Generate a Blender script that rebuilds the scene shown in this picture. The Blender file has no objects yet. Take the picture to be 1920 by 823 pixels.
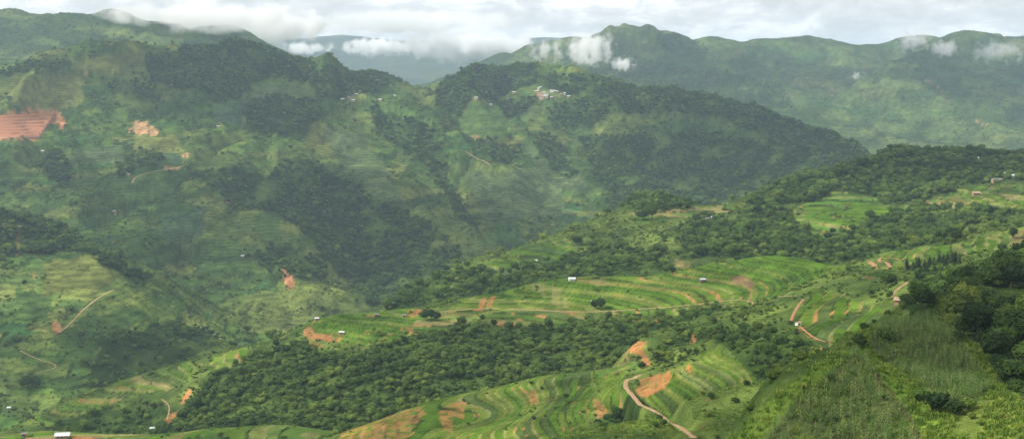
import bpy, math, random
import numpy as np
R = math.radians
sc = bpy.context.scene
COL = sc.collection
random.seed(7); RNG = np.random.default_rng(11)

# ------------------------------------------------------------------ camera
W0, H0 = 1920.0, 823.0                    # size of the photograph, used to read positions off it
FOV = R(45.0)
F = W0 / 2 / math.tan(FOV / 2)
HORIZON = 130.0
PITCH = math.atan((H0 / 2 - HORIZON) / F)
cam_d = bpy.data.cameras.new('camera'); cam = bpy.data.objects.new('camera', cam_d)
COL.objects.link(cam); sc.camera = cam
cam.location = (0, 0, 0)
cam.rotation_euler = (math.pi / 2 - PITCH, 0, 0)
cam_d.sensor_width = 36; cam_d.angle = FOV
cam_d.clip_start = 0.5; cam_d.clip_end = 60000

# ------------------------------------------------------------------ sky, sun, exposure
SUN_EL, SUN_AZ = R(42), R(-102)           # azimuth measured from +Y (view direction), negative = left
world = bpy.data.worlds.new('World'); sc.world = world; world.use_nodes = True
def build_world():
    nt = world.node_tree; nt.nodes.clear(); N = nt.nodes.new; L = nt.links.new
    out = N('ShaderNodeOutputWorld'); bg = N('ShaderNodeBackground'); bg2 = N('ShaderNodeBackground'); mixs = N('ShaderNodeMixShader')
    sky = N('ShaderNodeTexSky'); sky.sky_type = 'NISHITA'; sky.sun_disc = False
    sky.sun_elevation = SUN_EL; sky.sun_rotation = SUN_AZ
    L(sky.outputs[0], bg.inputs[0]); bg.inputs[1].default_value = 0.09
    tc = N('ShaderNodeTexCoord'); 
    mp = N('ShaderNodeMapping'); mp.inputs['Scale'].default_value = (9, 9, 22); mp.inputs['Location'].default_value = (2.3, 0.4, 5.0)
    L(tc.outputs['Generated'], mp.inputs[0]); cb = mp
    n1 = N('ShaderNodeTexNoise'); n1.inputs['Scale'].default_value = 1.7; n1.inputs['Detail'].default_value = 8; n1.inputs['Roughness'].default_value = 0.58
    n1.inputs['Distortion'].default_value = 0.3
    L(cb.outputs[0], n1.inputs['Vector'])
    cr = N('ShaderNodeValToRGB'); e = cr.color_ramp.elements
    e[0].position = 0.40; e[0].color = (0.80, 0.81, 0.81, 1)
    e[1].position = 0.60; e[1].color = (1.32, 1.31, 1.28, 1)
    m = e.new(0.50); m.color = (0.97, 0.975, 0.965, 1)
    L(n1.outputs[0], cr.inputs[0]); L(cr.outputs[0], bg2.inputs[0]); bg2.inputs[1].default_value = 1.0
    n2 = N('ShaderNodeTexNoise'); n2.inputs['Scale'].default_value = 0.16; n2.inputs['Detail'].default_value = 5
    L(cb.outputs[0], n2.inputs['Vector'])
    mr = N('ShaderNodeMapRange'); mr.inputs[1].default_value = 0.28; mr.inputs[2].default_value = 0.40; mr.inputs[3].default_value = 0.85; mr.inputs[4].default_value = 1.0
    L(n2.outputs[0], mr.inputs[0])
    L(mr.outputs[0], mixs.inputs[0]); L(bg.outputs[0], mixs.inputs[1]); L(bg2.outputs[0], mixs.inputs[2])
    L(mixs.outputs[0], out.inputs[0])
build_world()
sun_d = bpy.data.lights.new('sun', 'SUN'); sun = bpy.data.objects.new('sun', sun_d); COL.objects.link(sun)
sun_d.energy = 5.0; sun_d.angle = R(1.2); sun_d.color = (1.0, 0.95, 0.86)
SUN_DIR = np.array([math.sin(SUN_AZ) * math.cos(SUN_EL), math.cos(SUN_AZ) * math.cos(SUN_EL), math.sin(SUN_EL)])
from mathutils import Vector
sun.rotation_euler = Vector(SUN_DIR).to_track_quat('Z', 'Y').to_euler(); sun.location = tuple(SUN_DIR * 2000)
sc.view_settings.view_transform = 'Standard'; sc.view_settings.look = 'None'
sc.view_settings.exposure = 0.0; sc.view_settings.gamma = 1.0
sc.render.engine = 'CYCLES'
cy = sc.cycles
cy.max_bounces = 8; cy.diffuse_bounces = 3; cy.volume_bounces = 6; cy.transparent_max_bounces = 16
cy.use_denoising = True; cy.denoiser = 'OPENIMAGEDENOISE'; cy.denoising_input_passes = 'RGB_ALBEDO_NORMAL'; cy.denoising_prefilter = 'ACCURATE'; cy.volume_step_rate = 1.0; cy.volume_max_steps = 256
cy.use_adaptive_sampling = True; cy.adaptive_threshold = 0.005

# ------------------------------------------------------------------ maths
cP, sP = math.cos(PITCH), math.sin(PITCH)
def ray(px, py):
    u = (px - W0 / 2) / F; v = (H0 / 2 - py) / F
    return u, cP + v * sP, -sP + v * cP
def at(px, py, d):                         # the point seen at photo position px, py at d metres down range
    x, y, z = ray(px, py); k = d / y
    return (x * k, d, z * k)
def project(X, Y, Z):
    dep = Y * cP - Z * sP; up = Y * sP + Z * cP
    dep = np.where(dep < 0.5, 0.5, dep)
    return W0 / 2 + F * X / dep, H0 / 2 - F * up / dep

_perm = np.random.default_rng(3).permutation(4096); _ph = np.random.default_rng(4).random(4096)
def hash2(i, j): return _perm[(_perm[i & 4095] + j) & 4095]
_gx = np.cos(_ph * 2 * np.pi); _gy = np.sin(_ph * 2 * np.pi)
def pnoise(x, y):
    xi = np.floor(x).astype(np.int64); yi = np.floor(y).astype(np.int64); xf = x - xi; yf = y - yi
    u = xf * xf * xf * (xf * (xf * 6 - 15) + 10); v = yf * yf * yf * (yf * (yf * 6 - 15) + 10)
    def g(a, b):
        h = hash2(xi + a, yi + b); return _gx[h] * (xf - a) + _gy[h] * (yf - b)
    n0 = g(0, 0); n0 = n0 + u * (g(1, 0) - n0); n1 = g(0, 1); n1 = n1 + u * (g(1, 1) - n1)
    return (n0 + v * (n1 - n0)) * 1.5
def fbm(x, y, o=4, lac=2.03, gain=0.5):
    s = 0.0; a = 1.0; t = 0.0
    for k in range(o):
        s = s + a * pnoise(x + 17.3 * k, y - 9.1 * k); t += a; a *= gain; x = x * lac; y = y * lac
    return s / t
def voronoi(x, y, jit=0.85):               # cell id hash, distance to border
    xi = np.floor(x).astype(np.int64); yi = np.floor(y).astype(np.int64)
    d1 = np.full(x.shape, 9.0); d2 = np.full(x.shape, 9.0); cid = np.zeros(x.shape, np.int64)
    for a in (-1, 0, 1):
        for b in (-1, 0, 1):
            h = hash2(xi + a, yi + b)
            dx = xi + a + 0.5 + jit * (_ph[h] - 0.5) - x; dy = yi + b + 0.5 + jit * (_ph[(h * 7 + 13) & 4095] - 0.5) - y
            d = np.sqrt(dx * dx + dy * dy); c = d < d1
            d2 = np.where(c, d1, np.minimum(d2, d)); cid = np.where(c, h, cid); d1 = np.where(c, d, d1)
    return cid, d2 - d1
def sstep(a, b, x):
    t = np.clip((x - a) / (b - a), 0, 1); return t * t * (3 - 2 * t)
def inpoly(px, py, poly):
    r = np.zeros(px.shape, bool); n = len(poly); j = n - 1
    for i in range(n):
        x1, y1 = poly[i]; x2, y2 = poly[j]
        if y1 != y2:
            c = ((y1 > py) != (y2 > py)) & (px < (x2 - x1) * (py - y1) / (y2 - y1) + x1); r ^= c
        j = i
    return r

# ------------------------------------------------------------------ the hills: measured points, px, py, metres down range
class Hill: pass
HILLS = []
def hill(name, crest, body, drop=0.45, dback=None, R0=None, fall=0.45, noise=(), extra=(), c=None, reg=1e-3, side=0.0):
    P = []
    dmean = np.mean([d for _, _, d in crest])
    db = dback or dmean * 0.10
    for (px, py, d) in crest:
        p = at(px, py, d); P.append(p)
        P.append((p[0] * (d + db) / d + side * db, d + db, p[2] - drop * db))
    for q in body: P.append(at(*q))
    P += list(extra)
    P = np.array(P, float)
    h = Hill(); h.name = name; h.id = len(HILLS); h.P = P; h.noise = noise
    dm = np.sqrt(((P[:, None, :2] - P[None, :, :2]) ** 2).sum(-1)); np.fill_diagonal(dm, 1e9)
    sp = np.median(dm.min(1)); h.c = c or sp * 0.9; h.R0 = R0 or sp * 2.0; h.fall = fall
    np.fill_diagonal(dm, 0)
    n = len(P); A = np.zeros((n + 3, n + 3)); A[:n, :n] = -np.sqrt(dm ** 2 + h.c ** 2) + np.eye(n) * reg * sp * 10
    S = P[:, :2] / 1000.0; A[:n, n] = 1; A[:n, n + 1:] = S; A[n, :n] = 1; A[n + 1:, :n] = S.T
    b = np.zeros(n + 3); b[:n] = P[:, 2]
    h.w = np.linalg.solve(A, b)
    h.box = (P[:, 0].min() - 3 * h.R0 - 300, P[:, 0].max() + 3 * h.R0 + 300, P[:, 1].min() - 3 * h.R0 - 300, P[:, 1].max() + 3 * h.R0 + 300)
    HILLS.append(h); return h
def hill_eval(h, X, Y):
    out = np.full(X.shape, -9999.0)
    m = (X > h.box[0]) & (X < h.box[1]) & (Y > h.box[2]) & (Y < h.box[3])
    x = X[m].astype(np.float32); y = Y[m].astype(np.float32)
    s = np.zeros(x.shape, np.float32); mn = np.full(x.shape, 1e12, np.float32); n = len(h.P)
    for k in range(n):
        d2 = (x - np.float32(h.P[k, 0])) ** 2 + (y - np.float32(h.P[k, 1])) ** 2
        s -= np.float32(h.w[k]) * np.sqrt(d2 + np.float32(h.c ** 2)); np.minimum(mn, d2, out=mn)
    z = s + h.w[n] + h.w[n + 1] * x / 1000 + h.w[n + 2] * y / 1000
    z = z - h.fall * np.maximum(0, np.sqrt(mn) - h.R0)
    fade = .06 + .94 * sstep(0, h.R0 * .85, np.sqrt(mn))
    for (wl, amp, kind) in h.noise:
        if kind == 'f': z = z + amp * (.4 + .6 * fade) * fbm(x / wl + 3.1 * h.id, y / wl, 5)
        elif kind == 'p': z = z + amp * fbm(x / wl + 8.8, y / (3 * wl), 3, gain=.6)
        else:                                # eroded gullies: sharp valleys
            q = fbm(x / wl + 5.7 * h.id + 0.35 * fbm(x / wl * 1.3, y / wl * 1.3, 2), y / (2.3 * wl), 4); z = z + amp * fade * (np.sqrt(q * q + 0.003) * 2.6 - 0.55)
    out[m] = z; return out

S1 = hill('near_hillside',
  [(1360,823,265),(1430,768,290),(1500,708,325),(1560,662,360),(1640,606,420),(1700,580,465),(1740,586,500),(1765,566,540),(1840,540,540),(1925,515,525),(2010,495,510)],
  [(1500,823,245),(1650,823,235),(1800,823,222),(1920,823,210),(1600,720,300),(1750,720,285),(1900,720,265),(1700,640,365),(1820,640,345),(1925,620,330),(1850,600,420),(1925,575,400),(2050,700,250),(2050,575,400)],
  drop=0.8, dback=40, side=-0.9, R0=40, fall=0.35, noise=((30,1.0,'f'),(90,3.0,'f')),
  extra=[(0,6,-2.3),(-6,-8,-1.4),(10,-10,-1.0),(0,60,-26),(60,60,-26),(-60,60,-30),(30,110,-46),(-40,120,-56),(110,120,-44),(60,165,-66),(-30,190,-92),(-60,280,-130),(20,250,-96),(-100,180,-95)] + [at(x - 110, y, d)[:2] + (at(x, y, d)[2] - 30,) for x, y, d in ((1360,823,265),(1430,768,290),(1500,708,325),(1560,662,360),(1640,606,420),(1700,580,465))])
S2 = hill('terraced_spur',
  [(620,817,690),(640,812,687),(740,775,715),(830,745,742),(940,722,752),(1030,702,762),(1130,691,756),(1165,662,795),(1185,648,808),(1215,636,815),(1260,618,818),(1300,600,828),(1400,575,833),(1480,547,838),(1530,522,845),(1640,508,834),(1700,500,830)],
  [(700,823,658),(850,823,632),(1000,823,612),(1080,823,598),(1180,823,572),(1300,823,519),(1430,790,490),(1350,700,610),(1290,680,640),(1180,740,640),(1050,770,650),(900,780,690),(1500,600,690),(1600,590,665),(1685,565,650),(1440,650,620),(1220,700,680),(1390,610,740),(1560,545,780),(1700,520,740),(1240,650,775),(1780,510,690)],
  drop=0.42, dback=40, R0=60, fall=0.3, noise=((45,.5,'f'),(120,1.6,'f')),
  extra=[at(900,823,560)[:2]+(-196,), at(1200,823,480)[:2]+(-175,), at(1350,823,380)[:2]+(-150,), at(700,823,560)[:2]+(-205,), at(1600,823,420)[:2]+(-150,), at(900,823,420)[:2]+(-175,)])
S2b = hill('lower_bench',
  [(20,812,790),(110,806,790),(200,812,780),(300,812,770),(400,802,765),(480,797,762),(560,797,755),(610,806,735)],
  [(117,818,765),(300,823,745),(480,815,735),(560,812,725),(0,823,765),(-120,812,790),(-120,823,770)], drop=0.4, dback=30, R0=40, fall=0.4, noise=((40,1.0,'f'),),
  extra=[at(300,823,640)[:2]+(-228,), at(0,823,640)[:2]+(-230,), at(560,823,640)[:2]+(-222,), at(300,823,500)[:2]+(-200,), at(0,823,500)[:2]+(-200,)])
S3a = hill('terrace_ridge',
  [(-60,835,950),(30,798,985),(100,766,1005),(165,738,1025),(230,712,1050),(330,682,1080),(460,650,1085),(545,625,1060),(590,600,1035),(680,586,1045),(760,577,1055),(870,558,1075),(1000,530,1110),(1130,516,1112),(1240,514,1090),(1300,500,1095),(1380,488,1090),(1450,481,1095),(1520,488,1050),(1600,499,1000),(1680,500,960)],
  [(150,808,965),(350,785,935),(250,760,1000),(400,710,1000),(500,690,975),(600,720,905),(600,650,985),(575,632,1010),(700,775,822),(800,760,830),(800,700,890),(800,640,956),(800,602,1005),(650,605,1015),(900,700,870),(900,650,945),(1000,690,875),(1000,620,975),(1000,580,1035),(1000,555,1065),(1150,640,895),(1150,582,1005),(1130,545,1060),(1250,600,940),(1300,560,1000),(1300,525,1055),(1400,560,960),(1450,520,1020),(1500,540,940),(1600,520,930)],
  drop=0.40, dback=55, R0=80, fall=0.3, noise=((70,2.0,'f'),(160,3.0,'g')))
S3b = hill('forested_ridge',
  [(700,590,1310),(740,565,1350),(800,530,1400),(860,501,1450),(940,478,1500),(1000,460,1550),(1080,430,1600),(1130,407,1650),(1190,376,1700),(1250,378,1690),(1300,386,1650),(1400,371,1700),(1480,348,1750),(1560,328,1800),(1640,303,1850),(1700,288,1850),(1760,291,1820),(1800,287,1810),(1860,297,1790),(1920,297,1760),(2020,285,1750)],
  [(740,600,1250),(860,545,1290),(1000,500,1360),(1000,530,1220),(1130,508,1250),(1130,455,1420),(1250,490,1250),(1250,430,1450),(1380,470,1240),(1400,420,1430),(1500,440,1300),(1580,400,1400),(1580,360,1600),(1600,470,1190),(1700,400,1400),(1700,340,1640),(1750,330,1650),(1850,330,1600),(1900,400,1250),(1800,440,1060),(1700,470,1010),(1850,475,860),(1900,440,910),(2000,420,900),(1800,490,780),(1900,480,780),(1640,500,960),(1540,488,1130)],
  drop=0.5, dback=90, R0=120, fall=0.35, noise=((90,3.0,'f'),(220,5.0,'g')),
  extra=[at(1300,560,1130)[:2]+(-208,), at(1400,540,1120)[:2]+(-205,), at(1500,540,1000)[:2]+(-190,), at(1600,560,880)[:2]+(-175,), at(1700,560,800)[:2]+(-160,), at(1450,600,880)[:2]+(-200,), at(1350,620,950)[:2]+(-210,), at(1850,560,640)[:2]+(-135,), at(1000,560,1170)[:2]+(-225,)])
LS = hill('left_spur',
  [(-120,395,1930),(0,407,1900),(60,415,1880),(100,432,1850),(160,463,1800),(215,480,1750),(260,517,1720),(300,556,1690),(350,601,1650),(400,632,1630),(435,652,1610)],
  [(400,665,1500),(100,768,1250),(0,803,1230),(200,722,1330),(300,692,1420),(100,600,1500),(200,550,1610),(0,600,1500),(0,500,1690),(200,640,1425),(50,450,1790),(-100,500,1650),(-100,650,1400),(-100,800,1230),(300,620,1560)],
  drop=0.5, dback=110, side=0.8, R0=140, fall=0.4, noise=((110,4.0,'f'),(230,26.0,'g')),
  extra=[at(0,823,1100)[:2]+(-350,), at(200,760,1180)[:2]+(-345,), at(400,680,1300)[:2]+(-372,)])
ML = hill('left_mountain',
  [(-150,120,3000),(0,128,3000),(60,108,3080),(130,88,3150),(200,77,3200),(250,91,3230),(290,94,3260),(380,92,3330),(440,77,3400),(490,92,3450),(540,112,3500),(600,132,3560),(640,138,3600),(700,132,3680),(740,147,3720),(800,170,3800)],
  [(700,575,1950),(500,630,1760),(400,600,1810),(300,520,1960),(200,440,2160),(0,400,2230),(-150,400,2230),(560,270,2780),(640,330,2620),(700,380,2510),(800,430,2410),(862,484,2290),(780,480,2230),(300,250,2750),(300,400,2350),(450,400,2400),(450,300,2650),(600,450,2300),(600,530,2100),(450,500,2110),(100,250,2700),(100,350,2430),(0,250,2650),(200,150,3010),(440,150,3120),(560,180,3150),(640,220,3120),(-150,250,2700),(430,560,1950),(740,200,3350),(690,260,3000),(735,310,2760),(500,440,2230),(570,500,2080),(650,550,1970),(640,480,2310),(730,535,2180),(520,360,2570),(250,330,2480),(340,300,2560),(200,260,2740)],
  drop=0.35, dback=330, R0=230, fall=0.4, noise=((160,8.0,'f'),(400,105.0,'g'),(170,20.0,'g')))
MM = hill('middle_mountain',
  [(790,172,3850),(830,152,3830),(900,131,3800),(980,120,3800),(1050,124,3750),(1120,141,3700),(1145,156,3650),(1230,166,3600),(1330,181,3500),(1420,206,3400),(1500,231,3300),(1560,251,3200),(1600,271,3150),(1640,301,3060),(1675,330,3000)],
  [(930,475,2350),(880,450,2400),(1080,425,2600),(1200,370,2800),(1300,380,2750),(1400,365,2760),(1500,340,2800),(1600,315,2860),(1020,175,3520),(900,250,3150),(900,350,2720),(900,430,2460),(800,300,3190),(840,380,2800),(890,310,2860),(1100,300,3000),(1200,230,3300),(1300,280,3120),(1000,300,2960),(1000,240,3220),(780,220,3350),(1420,290,3050),(1000,400,2580),(1650,350,2850)],
  drop=0.4, dback=300, R0=230, fall=0.4, noise=((160,8.0,'f'),(400,100.0,'g'),(170,20.0,'g')))
FR1 = hill('far_right_range',
  [(700,190,5600),(810,157,6000),(900,120,6300),(1000,84,6500),(1060,74,6500),(1130,67,6500),(1180,68,6500),(1235,62,6500),(1275,70,6500),(1310,73,6500),(1360,73,6450),(1420,73,6400),(1475,68,6400),(1510,73,6400),(1555,69,6350),(1590,81,6300),(1620,85,6300),(1690,70,6300),(1750,70,6300),(1900,70,6300)],
  [(1000,160,5400),(1150,180,5000),(1300,190,5000),(1450,215,4700),(1300,130,5700),(1450,140,5500),(1150,120,5900),(1560,190,5300),(1600,150,5600),(1380,100,6100),(850,180,5300)],
  drop=0.4, dback=600, R0=450, c=130, fall=0.3, noise=((230,16.0,'f'),(800,120.0,'g'),(300,30.0,'g'),(210,26.0,'p')),
  extra=[at(1750,300,4300)[:2]+(-420,), at(1900,300,4300)[:2]+(-420,), at(1650,260,4600)[:2]+(-330,), at(1800,200,4900)[:2]+(-300,), at(1950,150,5200)[:2]+(-250,)])
FR2 = hill('right_slope',
  [(1470,210,4750),(1520,195,4900),(1570,178,5050),(1640,143,5350),(1700,112,5600),(1740,88,5750),(1790,78,5850),(1840,82,5850),(1920,80,5850),(2050,75,5850)],
  [(1640,303,4150),(1560,250,4450),(1900,285,4100),(1750,200,4700),(1900,180,4850),(1750,280,4200),(1640,220,4700),(1850,120,5400),(2050,280,4100),(2050,180,4800)],
  drop=0.35, dback=400, R0=420, c=150, fall=0.35, noise=((230,13.0,'f'),(700,80.0,'g'),(300,25.0,'g'),(210,20.0,'p')))
FL = hill('far_left_range',
  [(-150,25,4700),(0,27,4700),(30,16,4700),(60,29,4700),(92,27,4720),(140,37,4750),(190,31,4750),(232,26,4750),(280,46,4800),(330,50,4800),(400,46,4850),(440,54,4850),(490,77,4850),(540,103,4850),(600,140,4800)],
  [(0,120,3950),(100,80,4250),(250,85,4300),(350,85,4350),(450,90,4500),(0,70,4300),(-150,110,3950),(540,125,4500)],
  drop=0.35, dback=400, R0=380, c=70, fall=0.35, noise=((200,13.0,'f'),(600,60.0,'g'),(150,26.0,'p')))
VF = hill('distant_range',
  [(300,70,14490),(420,80,14490),(510,78,14490),(570,72,14616),(620,67,14868),(660,71,14868),(720,84,14868),(780,80,14490),(850,86,14490),(920,84,14490),(1000,76,14490),(1080,76,14490)],
  [(520,125,11340),(640,125,11592),(700,135,11088),(760,165,10332),(840,130,11340),(900,110,12348),(620,95,13104),(700,105,12726),(1000,110,11970),(400,120,11340)],
  drop=0.3, dback=1300, R0=1300, fall=0.25, noise=((600,40.0,'f'),(1700,190.0,'g')))
BY = {h.name: h for h in HILLS}

# ------------------------------------------------------------------ height field, finer where it is near
QUAL = 1.0
def radii():
    r = [9.0]
    while r[-1] < 19000:
        x = r[-1]
        k = 0.03 if x < 190 else 0.0034 if x < 420 else 0.0023 if x < 1150 else 0.0036 if x < 1900 else 0.0042 if x < 4000 else 0.006 if x < 7000 else 0.012
        r.append(x * (1 + k / QUAL))
    return np.array(r)
RAD = radii(); AZ = np.radians(np.arange(-29.5, 29.5001, 0.09 / QUAL))
GA, GR = np.meshgrid(AZ, RAD)              # rows: radius, columns: azimuth
GX = np.sin(GA) * GR; GY = np.cos(GA) * GR
HS = np.stack([hill_eval(h, GX, GY) for h in HILLS])
GID = HS.argmax(0); GZ = HS.max(0)
BASE = -385.0 + 10 * fbm(GX / 300, GY / 300, 3)
low = GZ < BASE; GZ = np.where(low, BASE, GZ)
PX, PY = project(GX, GY, GZ)
print('grid', GX.shape, GX.size)
# ------------------------------------------------------------------ terraces: zone, step height, part of the run that is flat
NR, NA = GX.shape
HN = [h.name for h in HILLS]
JA = np.where(GR > 1250, 30.0, np.where(GID == S1.id, 26.0, 10.0))
jx = PX + JA * fbm(GX / (GR * 0.02 + 8), GY / (GR * 0.03 + 8), 4, gain=.65); jy = PY + JA * .55 * fbm(GX / (GR * 0.02 + 8) + 40, GY / (GR * 0.03 + 8), 4, gain=.65)
def zone(names, poly, jitter=True):
    m = np.zeros(GX.shape, bool)
    x0 = min(p[0] for p in poly) - 12; x1 = max(p[0] for p in poly) + 12; y0 = min(p[1] for p in poly) - 12; y1 = max(p[1] for p in poly) + 12
    w = (PX > x0) & (PX < x1) & (PY > y0) & (PY < y1)
    ok = np.zeros(GX.shape, bool)
    for n in names: ok |= GID == BY[n].id
    w &= ok
    a, b = (jx, jy) if jitter else (PX, PY)
    m[w] = inpoly(a[w], b[w], poly); return m
RICE = [(.076,.152,.017),(.090,.166,.019),(.068,.128,.019),(.108,.172,.025)]
MIX = [(.076,.144,.018),(.078,.118,.034),(.116,.160,.030),(.066,.104,.031),(.098,.158,.024)]
CORN = [(.060,.105,.038),(.070,.120,.042),(.055,.095,.034)]
DRY = [(.150,.175,.050),(.110,.165,.040),(.200,.185,.075),(.085,.150,.030)]
SOIL = [(.36,.17,.075),(.33,.15,.07),(.40,.20,.09)]
TZ = [
 ('terraced_spur', [(615,835),(640,806),(830,739),(1030,696),(1108,686),(1112,720),(1125,755),(1095,800),(1085,835)], 1.0, MIX, 0.06),
 ('terraced_spur', [(1112,690),(1168,686),(1172,720),(1185,770),(1160,780),(1128,757)], 1.7, RICE, 0.12),
 ('terraced_spur', [(1255,700),(1310,675),(1330,640),(1356,650),(1450,740),(1460,790),(1380,835),(1330,835),(1200,752)], 1.5, MIX, 0.05),
 ('terraced_spur', [(1484,612),(1506,570),(1528,540),(1650,575),(1680,590),(1620,625),(1560,662),(1500,615)], 2.4, MIX, 0.10),
 ('terraced_spur', [(1112,682),(1150,652),(1180,646),(1196,690),(1120,702)], 2.2, DRY, 0.0),
 ('terrace_ridge', [(583,606),(600,592),(760,572),(792,588),(772,622),(740,642),(690,648),(640,642),(600,622)], 1.2, RICE, 0.10),
 ('terrace_ridge', [(780,600),(800,590),(900,570),(905,590),(840,620),(800,625),(760,622)], 1.6, DRY, 0.14),
 ('terrace_ridge', [(840,582),(870,553),(1000,524),(1130,510),(1300,495),(1380,482),(1450,475),(1520,482),(1585,498),(1560,530),(1480,555),(1440,562),(1200,581),(1130,582),(950,580),(880,585)], 1.6, RICE + [MIX[2]], -0.04),
 ('terrace_ridge', [(890,588),(950,583),(1200,584),(1440,565),(1420,580),(1250,592),(1100,590),(1090,602),(960,616),(900,602)], 1.7, DRY + MIX, 0.14),
 ('terrace_ridge', [(345,675),(300,688),(215,718),(60,782),(90,800),(250,740),(300,730),(340,725),(372,690)], 2.2, DRY + MIX, 0.02),
 ('terrace_ridge', [(385,690),(400,668),(460,648),(462,668),(440,690),(400,694)], 3.0, RICE, 0.0),
 ('lower_bench', [(-130,840),(-130,800),(30,800),(110,798),(320,805),(480,792),(620,800),(630,840)], 1.5, DRY + RICE, 0.03),
 ('forested_ridge', [(1475,400),(1520,376),(1570,359),(1640,366),(1655,385),(1705,388),(1640,410),(1580,432),(1540,444),(1490,432)], 2.6, [RICE[0], RICE[1], (.10,.19,.035)], 0.03),
 ('forested_ridge', [(915,492),(1000,458),(1060,445),(1075,468),(1000,502),(940,514)], 3.0, RICE + CORN, 0.0),
 ('forested_ridge', [(1745,372),(1820,350),(1925,356),(1925,405),(1840,402),(1790,392),(1740,392)], 2.6, RICE + DRY, 0.08),
 ('forested_ridge', [(1180,400),(1300,388),(1380,385),(1370,402),(1300,410),(1200,420)], 3.0, DRY, 0.05),
 ('forested_ridge', [(1620,480),(1800,455),(1925,425),(1925,470),(1800,480),(1700,488)], 2.4, DRY + RICE, 0.05),
]
ZID = np.full(GX.shape, -1, np.int32); LEV = np.zeros(GX.shape, np.int32); RIS = np.zeros(GX.shape); ZQ = GZ.copy()
for k, (n, poly, step, pal, soil) in enumerate(TZ):
    m = zone((n,), poly, n != 'left_mountain')
    qn = (GZ[m] + 0.5 * step * fbm(GX[m] / 60, GY[m] / 60, 3)) / step
    fl = np.floor(qn); fr = qn - fl; fw = 0.76
    ZQ[m] = GZ[m] + (np.where(fr < fw, 0.12 * fr / fw, 0.12 + 0.88 * sstep(fw, 1.0, fr)) - fr) * step * (0.95 if n != 'left_mountain' else .35)
    ZID[m] = k; LEV[m] = fl.astype(int) + 2000; RIS[m] = sstep(fw - 0.06, fw + 0.08, fr)
for hh, stp in ((LS, 3.6), (ML, 8.0), (MM, 8.0)):
    m = (GID == hh.id) & (ZID < 0); qn = (GZ[m] + 2.5 * stp * fbm(GX[m] / 220, GY[m] / 220, 3)) / stp; fr = qn - np.floor(qn)
    pm = sstep(-.15, .2, fbm(GX[m] / 170 + 60, GY[m] / 170, 3)) * .55
    ZQ[m] = GZ[m] + pm * (sstep(.45, 1.0, fr) - fr) * stp
GZ = ZQ

# ------------------------------------------------------------------ land cover
C = np.zeros(GX.shape + (3,)); STR = np.zeros(GX.shape)        # colour; strength of the fine contour lines
DT = np.zeros(GX.shape); DS = np.zeros(GX.shape); DG = np.zeros(GX.shape); DC = np.zeros(GX.shape)   # trees, shrubs, grass tufts, maize per m2
def col(m, c, t=1.0): C[m] = C[m] * (1 - t) + np.array(c) * t
def lerp3(a, b, t): return np.array(a) * (1 - t[..., None]) + np.array(b) * t[..., None]
near = np.isin(GID, [S1.id, S2.id, S2b.id, S3a.id, S3b.id])
n1 = fbm(GX / 35, GY / 35, 4); n2 = fbm(GX / 130 + 9, GY / 130, 4); n3 = fbm(GX / 500 + 4, GY / 500, 3)
C[:] = lerp3((.055,.090,.024), (.105,.150,.040), sstep(-.25, .3, n1 + .5 * n2))
# mountains: patchwork of small fields along the contours, with scrub between
far = ~near
hz = np.where(GR > 4300, 36.0, np.where(GR < 1800, 7.0, 10.0)); hx = np.where(GR > 4300, 150.0, np.where(GR < 1800, 42.0, 75.0))
wx = GX + 25 * n2; wz = GZ + 4 * n1
cid, bord = voronoi(wx / hx + 3, wz / hz)
rnd = _ph[cid]; rnd2 = _ph[(cid * 13 + 5) & 4095]
PALM = np.array([(.052,.088,.028),(.070,.118,.036),(.105,.150,.046),(.145,.178,.054),(.042,.076,.028),(.090,.150,.040),(.180,.190,.066),(.052,.118,.046)])
pc = PALM[(rnd2 * 7.99).astype(int)]
C[far] = 0.8 * pc[far] + 0.2 * C[far]
scrub = sstep(-.10, .18, n2 + 0.6 * n1 + 0.25 * (rnd - .5))
C[far] = C[far] * (1 - 0.45 * scrub[far, None]) + np.array((.036,.062,.022)) * 0.45 * scrub[far, None]
hed = far & (bord < .07); C[hed] = C[hed] * .55
STR[far] = np.where(rnd[far] < .7, 0.35 + .6 * rnd2[far], .1) * (1 - .8 * scrub[far])
clump = sstep(.02, .25, fbm(GX / 28 + 3, GY / 28, 3))
DS[far] = (0.0030 + 0.050 * scrub * (.2 + .8 * clump) + np.where(bord < .08, .022, 0))[far]; ls_ = GID == LS.id; DS[ls_] *= 1.5
DT[far] = (0.0002 + 0.0060 * scrub * clump)[far]
lit = (PX < 520) & (GID == ML.id)
yel = sstep(0.05, .3, fbm(GX / 260 + 31, GY / 260, 3)); mm = far & (yel > 0)
C[mm] = C[mm] * (1 - .4 * yel[mm, None]) + np.array((.18,.195,.06)) * .4 * yel[mm, None]
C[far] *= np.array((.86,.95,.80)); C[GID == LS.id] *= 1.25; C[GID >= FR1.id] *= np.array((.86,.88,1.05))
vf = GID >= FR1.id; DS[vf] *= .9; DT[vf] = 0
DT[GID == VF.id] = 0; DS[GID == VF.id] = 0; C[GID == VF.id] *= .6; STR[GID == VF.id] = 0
# near ground: scrub everywhere that is not forest or field
C[near] = lerp3((.055,.088,.024), (.115,.160,.038), sstep(-.3, .3, n1 + .6 * n2))[near]
soilsp = near & (fbm(GX / 14, GY / 14, 3) > .42); col(soilsp, (.24,.14,.07), .5)
DS[near] = 0.020 + 0.05 * sstep(-.1, .25, n1)[near]; DT[near] = 0.0012; DG[near] = np.where(GR[near] < 520, .12, 0)
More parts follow.
